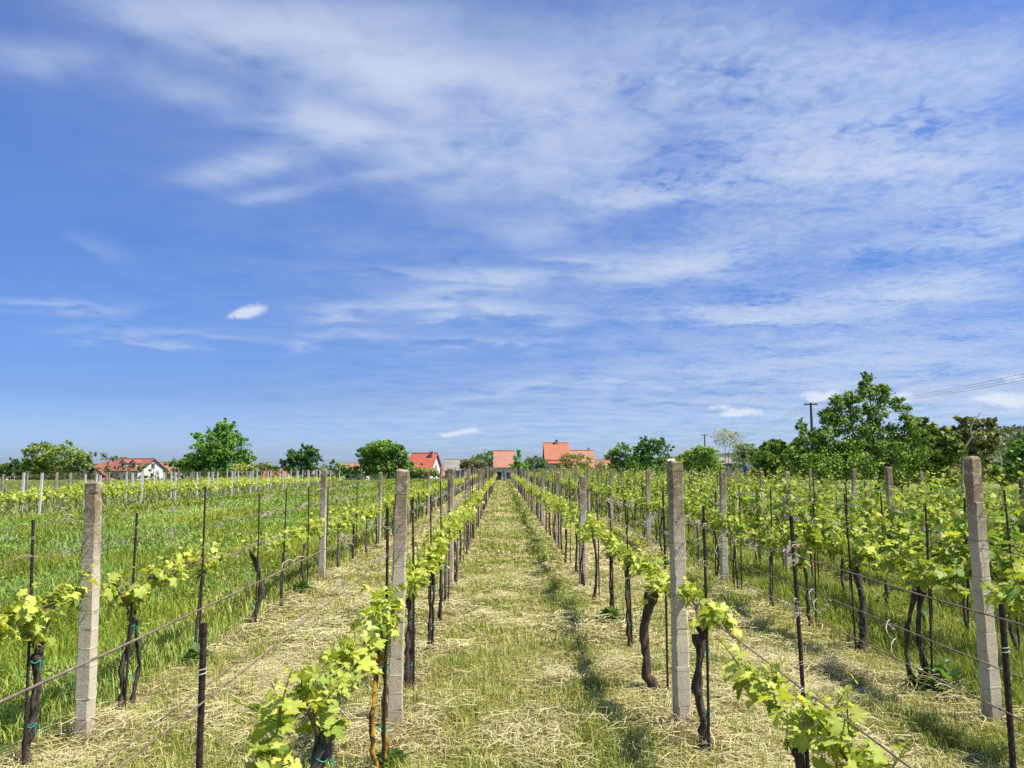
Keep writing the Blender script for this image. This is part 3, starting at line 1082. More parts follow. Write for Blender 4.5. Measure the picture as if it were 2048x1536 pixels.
def build_stakes():
    def rebar(h, r, fine):
        mb = MB()
        if fine:
            z = np.arange(-.1, h, .012)
            z[-1] = h
            rad = r * (1 + .14 * (np.arange(len(z)) % 2))
            a = .004 * np.sin(z * 2.3)
            mb.tube(np.stack([a, a * .5, z], 1), rad, 9)
        else:
            z = np.linspace(-.1, h, 5)
            mb.tube(np.stack([.006 * np.sin(z * 2), .004 * np.cos(z * 2), z], 1), r, 6)
        return mb.mesh('rebar_stake', M['steel'])
    fine = rebar(1.42, .0088, True)
    mids = [rebar(1.45 + .05 * i, .0085, False) for i in range(3)]
    kms = []
    for z in (.84, 1.30):
        knot = MB()
        a = np.linspace(0, 4 * np.pi, 22)
        knot.tube(np.stack([.013 * np.cos(a), .013 * np.sin(a), z + .010 * a / 6.28], 1), .0013, 4)
        kms.append(knot.mesh('wire_tie', M['tendril']))
    spots = []
    for row, ys in VINES.items():
        if row in ('fifth', 'sixth'):
            continue
        for i, y in enumerate(ys):
            if i > 5 and random.random() < .25:
                continue
            if row == 'left' and i == 0:
                continue
            x = ROW_X[row] + .03 + random.gauss(0, .012)
            yy = y - .05
            if in_view(x, yy):
                spots.append((yy, x, row, i))
    for y, x, row in ((1.78, -.665, 'left'), (1.86, 1.19, 'right')):
        spots.append((y, x, row, -1))
    spots.sort()
    hts = {('left', -1): 1.385, ('right', -1): 1.385, ('right', 0): 1.51, ('right', 1): 1.475, ('left', 1): 1.50, ('meadow', 0): 1.40}
    rest = MB()
    cnt = 0
    for y, x, row, i in spots:
        cnt += 1
        z0 = float(gz(x, y))
        if cnt > 300:
            h = random.uniform(1.35, 1.5)
            rest.tube([(x, y, z0), (x, y, z0 + h)], .008, 4)
            continue
        near = y < 7
        h = hts.get((row, i), random.uniform(1.38, 1.56))
        o = link('rebar_stake', fine if near else random.choice(mids), None, (x, y, z0))
        o.scale = (1, 1, h / 1.42 if near else random.uniform(.92, 1.02))
        if near:
            o.scale = (.76, .76, o.scale[2]) if y < 2.5 else (.92, .92, o.scale[2])
            for km in kms:
                link('wire_tie', km, o)
        o.rotation_euler = (0, 0, 0) if i < 0 else (random.gauss(0, .012), random.gauss(0, .014) - (.02 if row == 'right' and i == 0 else 0), 0)
        if i < 0:
            lb, gp = 'thick dark ribbed steel stake nearest the camera, %s' % ROW_SAY[row], None
        elif y < 24:
            lb = 'dark rusty stake at the %s vine, %s' % (ORD[min(i, 19)], ROW_SAY[row])
            gp = 'steel stakes in the ' + ROW_SAY[row]
        else:
            lb = 'thin dark stake far down the ' + ROW_SAY[row]
            gp = 'steel stakes in the ' + ROW_SAY[row] + ', far end'
        tag(o, lb, 'stake', gp)
    if rest.v:
        tag(rest.build('distant_stakes', M['steel']), 'thin dark stakes crowded together far down the rows', 'stakes', kind='stuff')


build_stakes()


def build_wires():
    def run(x, ys, z, rad, start, end, wob, sag=.012, dx=0.0):
        """wire held at the posts, sagging a little in between"""
        pts = []
        y = start
        kn = [start] + [p for p in ys if p > start] + [end]
        for a, b in zip(kn, kn[1:]):
            m_ = max(2, int((b - a) / (.5 if a < 15 else 2.0)))
            for t in np.linspace(0, 1, m_, endpoint=False):
                pts.append((x + dx + random.gauss(0, wob), a + (b - a) * t, z - sag * 4 * t * (1 - t) + random.gauss(0, wob)))
        pts.append((x + dx, end, z))
        mb = MB()
        return mb.tube(pts, rad, 6, rough=.08), np.array(pts)

    def tendrils(mb, pts, n, ymax, seed):
        rg = np.random.default_rng(seed)
        near = pts[(pts[:, 1] < ymax) & (pts[:, 1] > 2.6)]
        for k in range(n):
            p = near[rg.integers(len(near))] + np.array([0, rg.uniform(-.2, .2), 0])
            m_ = 12
            q = np.linspace(0, 1, m_)
            L = rg.uniform(.05, .22)
            turns = rg.uniform(1, 3.5) * 6.28
            r_ = rg.uniform(.006, .022)
            ph = rg.uniform(0, 6.28)
            sgn = rg.choice((-1, 1))
            mb.tube(np.stack([p[0] + r_ * np.cos(q * turns + ph) + rg.normal(0, .03) * q, p[1] + sgn * L * q,
                              p[2] + r_ * np.sin(q * turns + ph) + rg.normal(0, .05) * q], 1), .0016 + .0006 * (p[1] > 6), 4)
    spec = {'low': (.84, .0035, 'lowest fruiting wire'), 'mid': (1.17, .0020, 'middle wire'), 'upper': (1.22, .0020, 'second wire from the top'), 'top': (1.38, .0021, 'top wire')}
    for row, x in ROW_X.items():
        for k, (z, r, say) in spec.items():
            if row in ('fourth', 'fifth', 'sixth') and k == 'upper':
                continue
            z_ = z + (.03 if row in ('meadow',) and k == 'low' else 0)
            mb, pts = run(x, POSTS[row], z_, r * (1.25 if row == 'left' and k == 'top' else 1), -1.5, FAR_Y, .004 if k == 'low' else .002,
                          .015, {'low': .0, 'mid': -.055, 'upper': .055, 'top': -.05}[k])
            if row == 'meadow' and k == 'low':   # doubled strand
                mb2, _ = run(x + .03, POSTS[row], z_ + .05, .003, 2.5, 40, .006, .04)
                mb.add(np.concatenate(mb2.v), mb2.f)
            o = mb.build('trellis_wire', M['wire'], smooth=True)
            tag(o, 'thin grey %s strung along the %s' % (say, ROW_SAY[row]), 'wire', 'trellis wires')
            if row in ('meadow', 'left', 'right', 'second'):
                td = MB()
                tendrils(td, pts, {'low': 60, 'mid': 26, 'upper': 22, 'top': 40}[k] * (2 if row == 'meadow' else 1), 26 if row in ('meadow', 'left') else 14, len(row) * 9 + len(k))
                td.build('dried_vine', M['tendril'], o)
    for i, (x, y0) in enumerate(BLOCK):
        for z, say in ((.62, 'lower wire'), (1.05, 'middle wire'), (1.38, 'upper wire')):
            mb, _ = run(x, [], z, .003, y0, 80, .004, .0)
            tag(mb.build('trellis_wire', M['wire'], smooth=True), 'thin %s of the %s' % (say, BLOCK_SAY[i]), 'wire', 'trellis wires')


build_wires()


# ------------------------------------------------------------------ trees
def tree(name, label, depth, base_px, blobs, leaf, n, dark, light, z0=None, limbs=6, group=None, cat='tree', spread=.6, bark='tree_bark', clump=.16, bare=0.0, tr=.02, low=.25, swell=1.0):
    """blobs: crown masses as (px, py, rx, ry) of the photograph at DEPTH, given their own thickness"""
    bx, by, _ = at(base_px, 935, depth)
    gz0 = float(gz(bx, depth)) if z0 is None else z0
    root = thing(name, label, cat, (bx, depth, gz0), 0, group)
    rg = np.random.default_rng(abs(int(base_px * 13 + depth * 7)))
    k = depth / F_PX
    cen, rad = [], []
    for px, py, rx, ry in blobs:
        p = at(px, py, depth)
        cen.append((p.x - bx, rg.uniform(-.3, .3) * rx * k, p.z - gz0))
        rad.append((rx * k, .8 * (rx + ry) / 2 * k, ry * k))
    cen, rad = np.array(cen), np.array(rad) * swell
    core = len(cen)
    if cat == 'tree':
        ec, er = [], []
        for c_, r_ in zip(cen, rad):
            for q in range(4):
                d = rg.normal(0, 1, 3)
                d[2] = abs(d[2]) * .8 - .15
                d /= np.linalg.norm(d)
                ec.append(c_ + d * r_ * rg.uniform(.85, 1.12))
                er.append(r_ * rg.uniform(.2, .42))
        cen, rad = np.concatenate([cen * 1.0, np.array(ec)]), np.concatenate([rad * .90, np.array(er)])
    H = (cen[:, 2] + rad[:, 2]).max()
    tk = MB()
    fork = max(low * H, (cen[:, 2] - rad[:, 2]).min() + .1 * H if low > .2 else 0)
    r0 = max(.05, H * tr)
    tk.tube([(0, 0, -.2), (.02 * H * rg.normal(), .01, fork * .5), (0, 0, fork)], [r0 * 1.25, r0, r0 * .85], 9, rough=.1, seed=1)
    vol = rad.prod(1) ** (2 / 3)
    # boughs to the crown masses that lie farthest apart, then branches to every mass from the nearest bough
    ends = [int(np.argmax(cen[:core, 2]))]
    while len(ends) < min(limbs, core):
        dd = np.min([np.linalg.norm(cen[:core] - cen[e], axis=1) for e in ends], axis=0)
        ends.append(int(np.argmax(dd)))
    nodes = []
    for q, e in enumerate(ends):
        tip = cen[e] + rad[e] * rg.normal(0, .2, 3)
        st = np.array([0, 0, fork * rg.uniform(.75, 1)])
        u = np.linspace(0, 1, 7)[:, None]
        path = st + (tip - st) * u + np.array([0, 0, .10 * H]) * np.sin(u * np.pi) * rg.uniform(-.3, 1) + rg.normal(0, .018 * H, (7, 3)) * np.sin(u * np.pi)
        tk.tube(path, r0 * np.linspace(.55, .10, 7), 7, rough=.1, seed=q)
        nodes += [(p_, r0 * (.5 - .4 * k / 6)) for k, p_ in enumerate(path) if k > 1]
    P = np.array([p_ for p_, _ in nodes])
    for e in range(len(cen)):
        for b in range(2 if e < core else 1):
            tip = cen[e] + rad[e] * rg.normal(0, .5, 3)
            dd = np.linalg.norm(P - tip, axis=1) + 2.0 * np.maximum(0, P[:, 2] - tip[2])
            k = int(np.argmin(dd))
            st, r_ = nodes[k]
            mid = (st + tip) / 2 + rg.normal(0, .02 * H, 3)
            tk.tube([st, (st + mid) / 2, mid, (mid + tip) / 2 + rg.normal(0, .01 * H, 3), tip], r_ * np.array([.6, .5, .4, .28, .12]), 5)
    tk.build('trunk', M[bark], root, smooth=True)
    cr = MB()
    pos, cl, nr = [], [], []
    per = 26
    if leaf >= .22:
        leaf, n = leaf * .56, int(n * 1.8)
    nc = max(8, int(n / per))
    pick = rg.choice(len(cen), nc, p=vol / vol.sum())
    for j in pick:
        d = rg.normal(0, 1, 3)
        d /= np.linalg.norm(d)
        rr = rg.uniform(.25, 1) ** .45
        c = cen[j] + rad[j] * d * rr * rg.uniform(.78, 1.12)
        sz = clump * rad[j].mean() * rg.uniform(.4, 1.25)
        off = rg.normal(0, 1, (per, 3)) * np.array([1, 1, .7])
        p = c + off * sz
        tone = rg.uniform(0, 1) ** 1.4 * .8
        tt = np.clip(tone + rg.uniform(-.15, .35, per), 0, 1)[:, None]
        pos.append(p)
        nr.append(d * .35 + off * .8 + np.array([0, 0, .55]) + rg.normal(0, .35, (per, 3)))
        cl.append((np.asarray(dark) * (1 - tt) + np.asarray(light) * tt) * np.array([3.25, 2.85, 2.7]))
    pos, cl, nr = np.concatenate(pos), np.concatenate(cl), np.concatenate(nr)
    ok = pos[:, 2] > .1
    pos, cl, nr = pos[ok], cl[ok], nr[ok]
    m_ = len(pos)
    put_leaves(cr, pos, rg.normal(0, 1, (m_, 3)) + np.array([0, 0, -.3]), nr, leaf * rg.uniform(.6, 1.4, m_), cl, 'far')
    cr.build('crown', M['tree_leaf'], root)
    return root


DK, LT = (.022, .055, .010), (.075, .15, .020)


def build_trees():
    T = tree
    # beyond the white-posted block
    T('broadleaf_tree', 'low spreading green tree, left neighbour of the dormered house', 118, 120,
      [(90, 905, 38, 20), (130, 912, 50, 24), (155, 918, 32, 18), (105, 935, 56, 22), (70, 915, 22, 22), (60, 938, 25, 18)], .42, 5200, (.03, .06, .012), (.13, .18, .03))
    T('broadleaf_tree', 'dark bushy tree at the edge of the picture below a red roof', 125, 20, [(30, 930, 22, 14), (10, 940, 25, 14), (45, 940, 14, 16)], .4, 1800, (.015, .035, .010), (.05, .09, .02))
    T('broadleaf_tree', 'thin feathery treetop rising behind the dormered house', 190, 225, [(208, 912, 7, 8), (235, 918, 22, 6), (260, 920, 10, 4)], .4, 600, (.04, .07, .02), (.08, .12, .03))
    T('broadleaf_tree', 'tallest lone tree behind the white posts, layered green crown', 120, 438,
      [(447, 855, 26, 16), (430, 875, 36, 18), (465, 880, 32, 20), (440, 900, 50, 20), (470, 915, 34, 20), (420, 920, 46, 20), (395, 922, 34, 18), (360, 932, 24, 16), (490, 925, 18, 14), (430, 940, 70, 14)],
      .45, 9000, (.020, .060, .010), (.085, .18, .022), clump=.2)
    T('bush', 'rounded olive bush at the foot of the tall lone tree', 112, 488, [(480, 938, 26, 11), (505, 936, 14, 9)], .3, 1200, (.06, .09, .02), (.18, .21, .05), cat='bush', limbs=2)
    T('bush', 'dull grey-green bush beside a small red roof', 125, 535, [(530, 934, 18, 9), (546, 940, 10, 7)], .35, 900, (.06, .08, .03), (.13, .16, .06), cat='bush', limbs=2)
    T('broadleaf_tree', 'round dark evergreen-looking tree beside the grey flat-roofed house', 122, 606,
      [(605, 912, 34, 18), (588, 925, 26, 18), (622, 918, 22, 22), (600, 938, 38, 14), (575, 928, 14, 14)], .35, 4600, (.012, .036, .010), (.045, .095, .018))
    T('bush', 'wispy bare-topped bush behind the grey flat-roofed house', 150, 668, [(668, 928, 12, 8), (690, 934, 14, 8), (680, 940, 20, 8)], .3, 700, (.04, .08, .02), (.12, .17, .04), cat='bush', limbs=3)
    T('broadleaf_tree', 'big round green tree beside the bright red gabled house', 112, 775,
      [(770, 898, 42, 18), (745, 910, 30, 24), (795, 910, 26, 24), (770, 928, 48, 22), (740, 935, 26, 16), (815, 938, 22, 18), (700, 940, 22, 10)], .4, 7600, (.022, .055, .010), (.085, .16, .022), clump=.18)
    T('bush', 'grey-green bush hiding the wall of the bright red gabled house', 108, 855, [(850, 944, 26, 8), (830, 942, 16, 8), (868, 946, 12, 8)], .28, 1500, (.05, .08, .02), (.15, .20, .05), cat='bush', limbs=3)
    T('broadleaf_tree', 'dark reddish bushy tree beside the grey shed roof', 118, 945, [(945, 930, 22, 14), (930, 932, 12, 12), (962, 932, 14, 12)], .3, 1600, (.03, .035, .015), (.08, .09, .03))
    T('broadleaf_tree', 'wide tree with airy top behind the salmon-roofed house', 165, 990, [(985, 912, 34, 12), (960, 920, 24, 14), (1005, 906, 18, 8), (975, 930, 30, 12)], .45, 2600, (.03, .06, .02), (.09, .14, .04))
    T('young_tree', 'slim bright green young tree in front of the salmon-roofed house', 108, 1035, [(1036, 920, 10, 12), (1030, 932, 14, 10), (1045, 935, 14, 12), (1038, 905, 5, 8)], .26, 1500, (.04, .10, .015), (.12, .22, .03))
    T('bush', 'dark rounded bush between the two tiled houses', 125, 1068, [(1068, 925, 24, 13), (1085, 932, 14, 10), (1055, 934, 14, 10)], .32, 1600, (.02, .045, .012), (.06, .10, .025), cat='bush', limbs=2)
    T('bush', 'olive bush before the tall orange-roofed house', 110, 1145, [(1138, 918, 24, 13), (1165, 921, 22, 12), (1150, 936, 40, 10), (1120, 932, 12, 10)], .28, 2200, (.06, .075, .02), (.16, .18, .05), cat='bush')
    T('bush', 'small silvery bush beside the little orange roof', 110, 1200, [(1202, 930, 12, 8), (1215, 936, 10, 8)], .25, 600, (.08, .11, .06), (.20, .25, .14), cat='bush', limbs=2)
    T('fruit_tree', 'feathery green fruit tree beside the little orange roof', 82, 1245, [(1240, 902, 26, 14), (1225, 915, 16, 14), (1250, 922, 34, 18), (1235, 938, 30, 14)], .24, 3600, (.022, .055, .010), (.09, .16, .025))
    T('fruit_tree', 'tall upright-twigged fruit tree, darkest of the orchard clump', 80, 1305, [(1300, 890, 24, 16), (1322, 895, 20, 18), (1285, 900, 16, 18), (1305, 918, 38, 20), (1300, 938, 44, 14)], .24, 5200, (.016, .048, .010), (.06, .125, .02))
    T('fruit_tree', 'bushy yellow-green fruit tree behind the lichen-topped concrete post', 74, 1400, [(1385, 910, 24, 14), (1410, 905, 26, 14), (1400, 925, 46, 18), (1430, 935, 24, 16), (1365, 925, 18, 18)], .24, 5200, (.035, .075, .012), (.12, .19, .03))
    T('bare_tree', 'pale sparse tree with thin twigs beside the smaller power pole', 170, 1455, [(1445, 872, 24, 14), (1470, 876, 22, 14), (1455, 885, 26, 12)], .17, 2200, (.09, .11, .05), (.20, .23, .10), limbs=9, tr=.014, clump=.4, low=.12)
    T('bush', 'low hazy green thicket on the far slope behind the vineyard', 180, 1510, [(1500, 895, 30, 10), (1540, 900, 34, 10), (1480, 905, 26, 12), (1530, 915, 50, 14)], .5, 2600, (.05, .085, .025), (.12, .17, .05), cat='bush', limbs=3)
    T('cypress', 'small dark upright conifer on the slope', 160, 1487, [(1487, 910, 5, 8)], .3, 350, (.01, .025, .01), (.02, .045, .015), limbs=1)
    # the orchard on the near slope
    T('fruit_tree', 'large rugged tree with open crown hiding the power pole', 34, 1758,
      [(1735, 762, 7, 12), (1738, 784, 14, 14), (1768, 780, 11, 11), (1778, 802, 15, 12), (1702, 798, 13, 12), (1674, 806, 10, 13), (1656, 830, 13, 12), (1712, 824, 18, 13),
       (1752, 828, 16, 14), (1802, 814, 12, 11), (1812, 842, 13, 12), (1688, 850, 22, 13), (1738, 862, 22, 15), (1786, 864, 20, 13), (1648, 872, 20, 14), (1705, 890, 26, 14), (1765, 900, 26, 14),
       (1660, 905, 26, 16), (1640, 935, 36, 22), (1700, 930, 36, 22), (1775, 935, 36, 22), (1604, 858, 6, 12), (1614, 884, 12, 13), (1836, 876, 16, 14), (1825, 910, 26, 18), (1600, 925, 22, 20)],
      .082, 34000, (.024, .052, .010), (.105, .175, .026), limbs=6, clump=.32, tr=.020, swell=1.50)
    T('fruit_tree', 'dense green fruit tree left of the large rugged tree', 44, 1550, [(1548, 895, 24, 18), (1530, 915, 34, 22), (1570, 915, 34, 24), (1545, 945, 50, 22), (1590, 900, 18, 22)], .16, 7000, (.022, .05, .011), (.085, .14, .025), limbs=10)
    T('fruit_tree', 'spreading olive-green tree right of the large rugged tree', 36, 1860, [(1850, 862, 28, 22), (1885, 872, 22, 20), (1840, 895, 40, 26), (1890, 905, 34, 28), (1860, 935, 50, 24)], .14, 8500, (.03, .055, .012), (.11, .16, .03), limbs=10)
    T('fruit_tree', 'grey-green tree with bare crooked branches above its crown', 40, 1940, [(1945, 850, 26, 16), (1975, 845, 16, 12), (1925, 870, 26, 22), (1965, 880, 40, 24), (1950, 910, 50, 24), (1920, 838, 10, 10)], .14, 6000, (.045, .06, .025), (.12, .15, .055), limbs=24, tr=.03)
    T('fruit_tree', 'leafy tree with long slanting bough at the picture edge', 30, 2040, [(2035, 930, 30, 20), (2010, 945, 26, 18), (2060, 900, 30, 30), (2050, 935, 40, 26), (2090, 890, 40, 40)], .13, 5000, (.025, .06, .012), (.09, .16, .03), limbs=10)
    T('bush', 'rough brown-green thicket under the orchard trees', 46, 1890, [(1800, 955, 60, 16), (1880, 955, 60, 18), (1960, 945, 60, 20), (2020, 955, 40, 16)], .16, 5000, (.05, .06, .02), (.13, .16, .04), cat='bush', limbs=4)


build_trees()


def build_far():
    """low hedges and woods that read as one mass"""
    rg = np.random.default_rng(5)
    mb = MB()
    n = 26000
    x = rg.uniform(-150, 130, n)
    y = rg.uniform(130, 235, n)
    hh = 2.2 + 3.2 * fbm(x * .06, y * .05, 8)
    z = gz(x, y) + hh * rg.uniform(0, 1, n) ** .7
    t = np.clip(fbm(x * .12, z * .3, 3) + rg.uniform(-.25, .25, n), 0, 1)[:, None]
    col = np.array([.025, .05, .014]) * (1 - t) + np.array([.10, .14, .035]) * t
    put_leaves(mb, np.stack([x, y, z], 1), rg.normal(0, 1, (n, 3)), rg.normal(0, .6, (n, 3)) + np.array([0, -.3, .8]), rg.uniform(.4, .9, n), col, 'far')
    tag(mb.build('far_hedges', M['tree_leaf']), 'low dark hedges and gardens between the village houses', 'hedges', kind='stuff')
    mb = MB()
    n = 30000
    x = rg.uniform(140, 620, n)
    y = rg.uniform(330, 800, n)
    hh = 5 + 5 * fbm(x * .03, y * .03, 18)
    z = gz(x, y) + hh * rg.uniform(0, 1, n) ** .6
    t = np.clip(fbm(x * .06, y * .06, 13) + rg.uniform(-.3, .3, n), 0, 1)[:, None]
    col = np.array([.06, .09, .035]) * (1 - t) + np.array([.15, .19, .07]) * t
    put_leaves(mb, np.stack([x, y, z], 1), rg.normal(0, 1, (n, 3)), rg.normal(0, .5, (n, 3)) + np.array([0, -.3, .8]), rg.uniform(1.4, 3.2, n), col, 'far')
    tag(mb.build('hillside_woods', M['tree_leaf']), 'hazy green woodland covering the far hillside', 'woods', kind='stuff')
    # ridge on the skyline; distance haze is painted into its blue forest colour
    m_ = plain('haze_tinted_forest', (.10, .17, .25), (.13, .20, .28), .002, .95, 0, .01, .1)
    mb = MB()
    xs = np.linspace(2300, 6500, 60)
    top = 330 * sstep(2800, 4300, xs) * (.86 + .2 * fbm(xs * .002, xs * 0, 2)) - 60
    prof = []
    for y_, f in ((5200, 0), (6000, .55), (6800, 1.0), (7800, .7), (9000, 0)):
        prof.append(np.stack([xs, np.full_like(xs, y_), -60 + (top + 60) * f], 1))
    V = np.array(prof)
    i = np.arange(4)[:, None] * 60 + np.arange(59)[None]
    q = np.stack([i, i + 1, i + 61, i + 60], -1).reshape(-1, 4)
    mb.add(V.reshape(-1, 3), [q])
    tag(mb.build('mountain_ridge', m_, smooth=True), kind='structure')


build_far()


# ------------------------------------------------------------------ houses
def tile_mat(name, c1, c2):
    m, N, out = mat(name)
    tc = N.new('ShaderNodeTexCoord')
    sp = N.new('ShaderNodeSeparateXYZ')
    N.link(tc.outputs['Object'], sp.inputs[0])
    n = N.noise(tc.outputs['Object'], 1.2, 5)
    n2 = N.noise(tc.outputs['Object'], 11, 3)
    rows = N.m('FRACT', N.m('MULTIPLY', sp.outputs[2], 4.2))
    c = N.ramp(n, [(.3, c1), (.7, c2)])
    c = N.mix(N.rng(n2, .4, .7, 0, .35), c, tuple(v * .6 for v in c1))
    c = N.mix(N.m('MULTIPLY', N.m('LESS_THAN', rows, .16), .35), c, tuple(v * .5 for v in c1))
    principled(N, out, c, .8, rows, .4, .03, .2)
    return m


M['tile_red'] = tile_mat('red_tiles', (.23, .085, .06), (.32, .12, .085))
M['tile_bright'] = tile_mat('bright_red_tiles', (.36, .09, .06), (.46, .135, .085))
M['tile_orange'] = tile_mat('orange_tiles', (.36, .14, .08), (.46, .19, .11))
M['tile_salmon'] = tile_mat('salmon_tiles', (.36, .175, .12), (.45, .235, .165))
M['tile_old'] = tile_mat('old_brown_tiles', (.30, .15, .09), (.42, .23, .15))
M['slate'] = tile_mat('grey_sheets', (.20, .19, .165), (.30, .285, .25))
M['plaster'] = plain('white_plaster', (.62, .59, .54), (.74, .71, .66), 2, .9, .1, .01)
M['plaster_grey'] = plain('grey_plaster', (.32, .30, .28), (.44, .42, .40), 2, .9, .1, .01)
M['dark_wood'] = plain('dark_wood', (.03, .022, .018), (.06, .045, .035), 6, .8, .3, .01)
M['glass'] = plain('window_glass', (.02, .025, .03), (.04, .045, .05), 2, .12, 0, .01, .5)
M['brick'] = plain('rendered_brick', (.30, .20, .15), (.42, .30, .23), 6, .9, .2, .01)


def house(label, px, depth, wid, dep, eave, ridge, tiles, wall='plaster', rz=0.0, chimney=(), windows=(), floor_z=None, cat='house', name='house', over=.35, door=None):
    """px: photograph column of the middle; heights above the ground there; ridge runs along local x"""
    x = at(px, 935, depth).x
    z0 = float(gz(x, depth)) if floor_z is None else floor_z
    root = thing(name, label, cat, (x, depth, z0), rz)
    a, b = wid / 2, dep / 2
    w = MB()
    v = [(-a, -b, -.5), (a, -b, -.5), (a, b, -.5), (-a, b, -.5), (-a, -b, eave), (a, -b, eave), (a, b, eave), (-a, b, eave), (-a, 0, ridge - .06), (a, 0, ridge - .06)]
    w.add(v, [np.array([[0, 1, 5, 4], [2, 3, 7, 6]]), np.array([[1, 2, 6, 9, 5], [3, 0, 4, 8, 7]])])
    w.build('wall', M[wall], root)
    r = MB()
    sl_ = (ridge - eave) / b
    t = .14
    ex, ey = a + over, b + over
    ze = eave - sl_ * over
    for s in (-1, 1):
        top = [(-ex, 0, ridge + t), (ex, 0, ridge + t), (ex, s * ey, ze + t), (-ex, s * ey, ze + t)]
        bot = [(p[0], p[1], p[2] - t) for p in top]
        r.add(top + bot, [np.array([[0, 1, 2, 3], [7, 6, 5, 4], [2, 6, 7, 3], [1, 5, 6, 2], [0, 3, 7, 4]])])
    r.tube([(-ex - .02, 0, ridge + t), (ex + .02, 0, ridge + t)], .11, 8)
    ro = r.build('roof', M[tiles], root)
    for cx_, cy_, ch, cw in chimney:
        c = MB()
        zr = ridge - abs(cy_) * sl_
        c.box(cx_ - cw, cx_ + cw, cy_ - cw, cy_ + cw, zr - .3, zr + ch)
        c.box(cx_ - cw - .06, cx_ + cw + .06, cy_ - cw - .06, cy_ + cw + .06, zr + ch, zr + ch + .1)
        c.build('chimney', M['brick'], ro)
    for face, wx, wz, ww, wh in windows:
        f, g = MB(), MB()
        if face == 'front':
            f.box(wx - ww / 2 - .09, wx + ww / 2 + .09, -b - .04, -b + .02, wz - .09, wz + wh + .09)
            g.box(wx - ww / 2, wx - .03, -b - .05, -b - .03, wz, wz + wh)
            g.box(wx + .03, wx + ww / 2, -b - .05, -b - .03, wz, wz + wh)
        else:
            f.box(a - .02, a + .04, wx - ww / 2 - .09, wx + ww / 2 + .09, wz - .09, wz + wh + .09)
            g.box(a + .03, a + .05, wx - ww / 2, wx - .03, wz, wz + wh)
            g.box(a + .03, a + .05, wx + .03, wx + ww / 2, wz, wz + wh)
        fo = f.build('window', M['plaster'], root)
        g.build('pane', M['glass'], fo)
    if door is not None:
        d = MB()
        d.box(door - .5, door + .5, -b - .05, -b + .02, 0, 2.1)
        d.build('door', M['dark_wood'], root)
    return root, ro


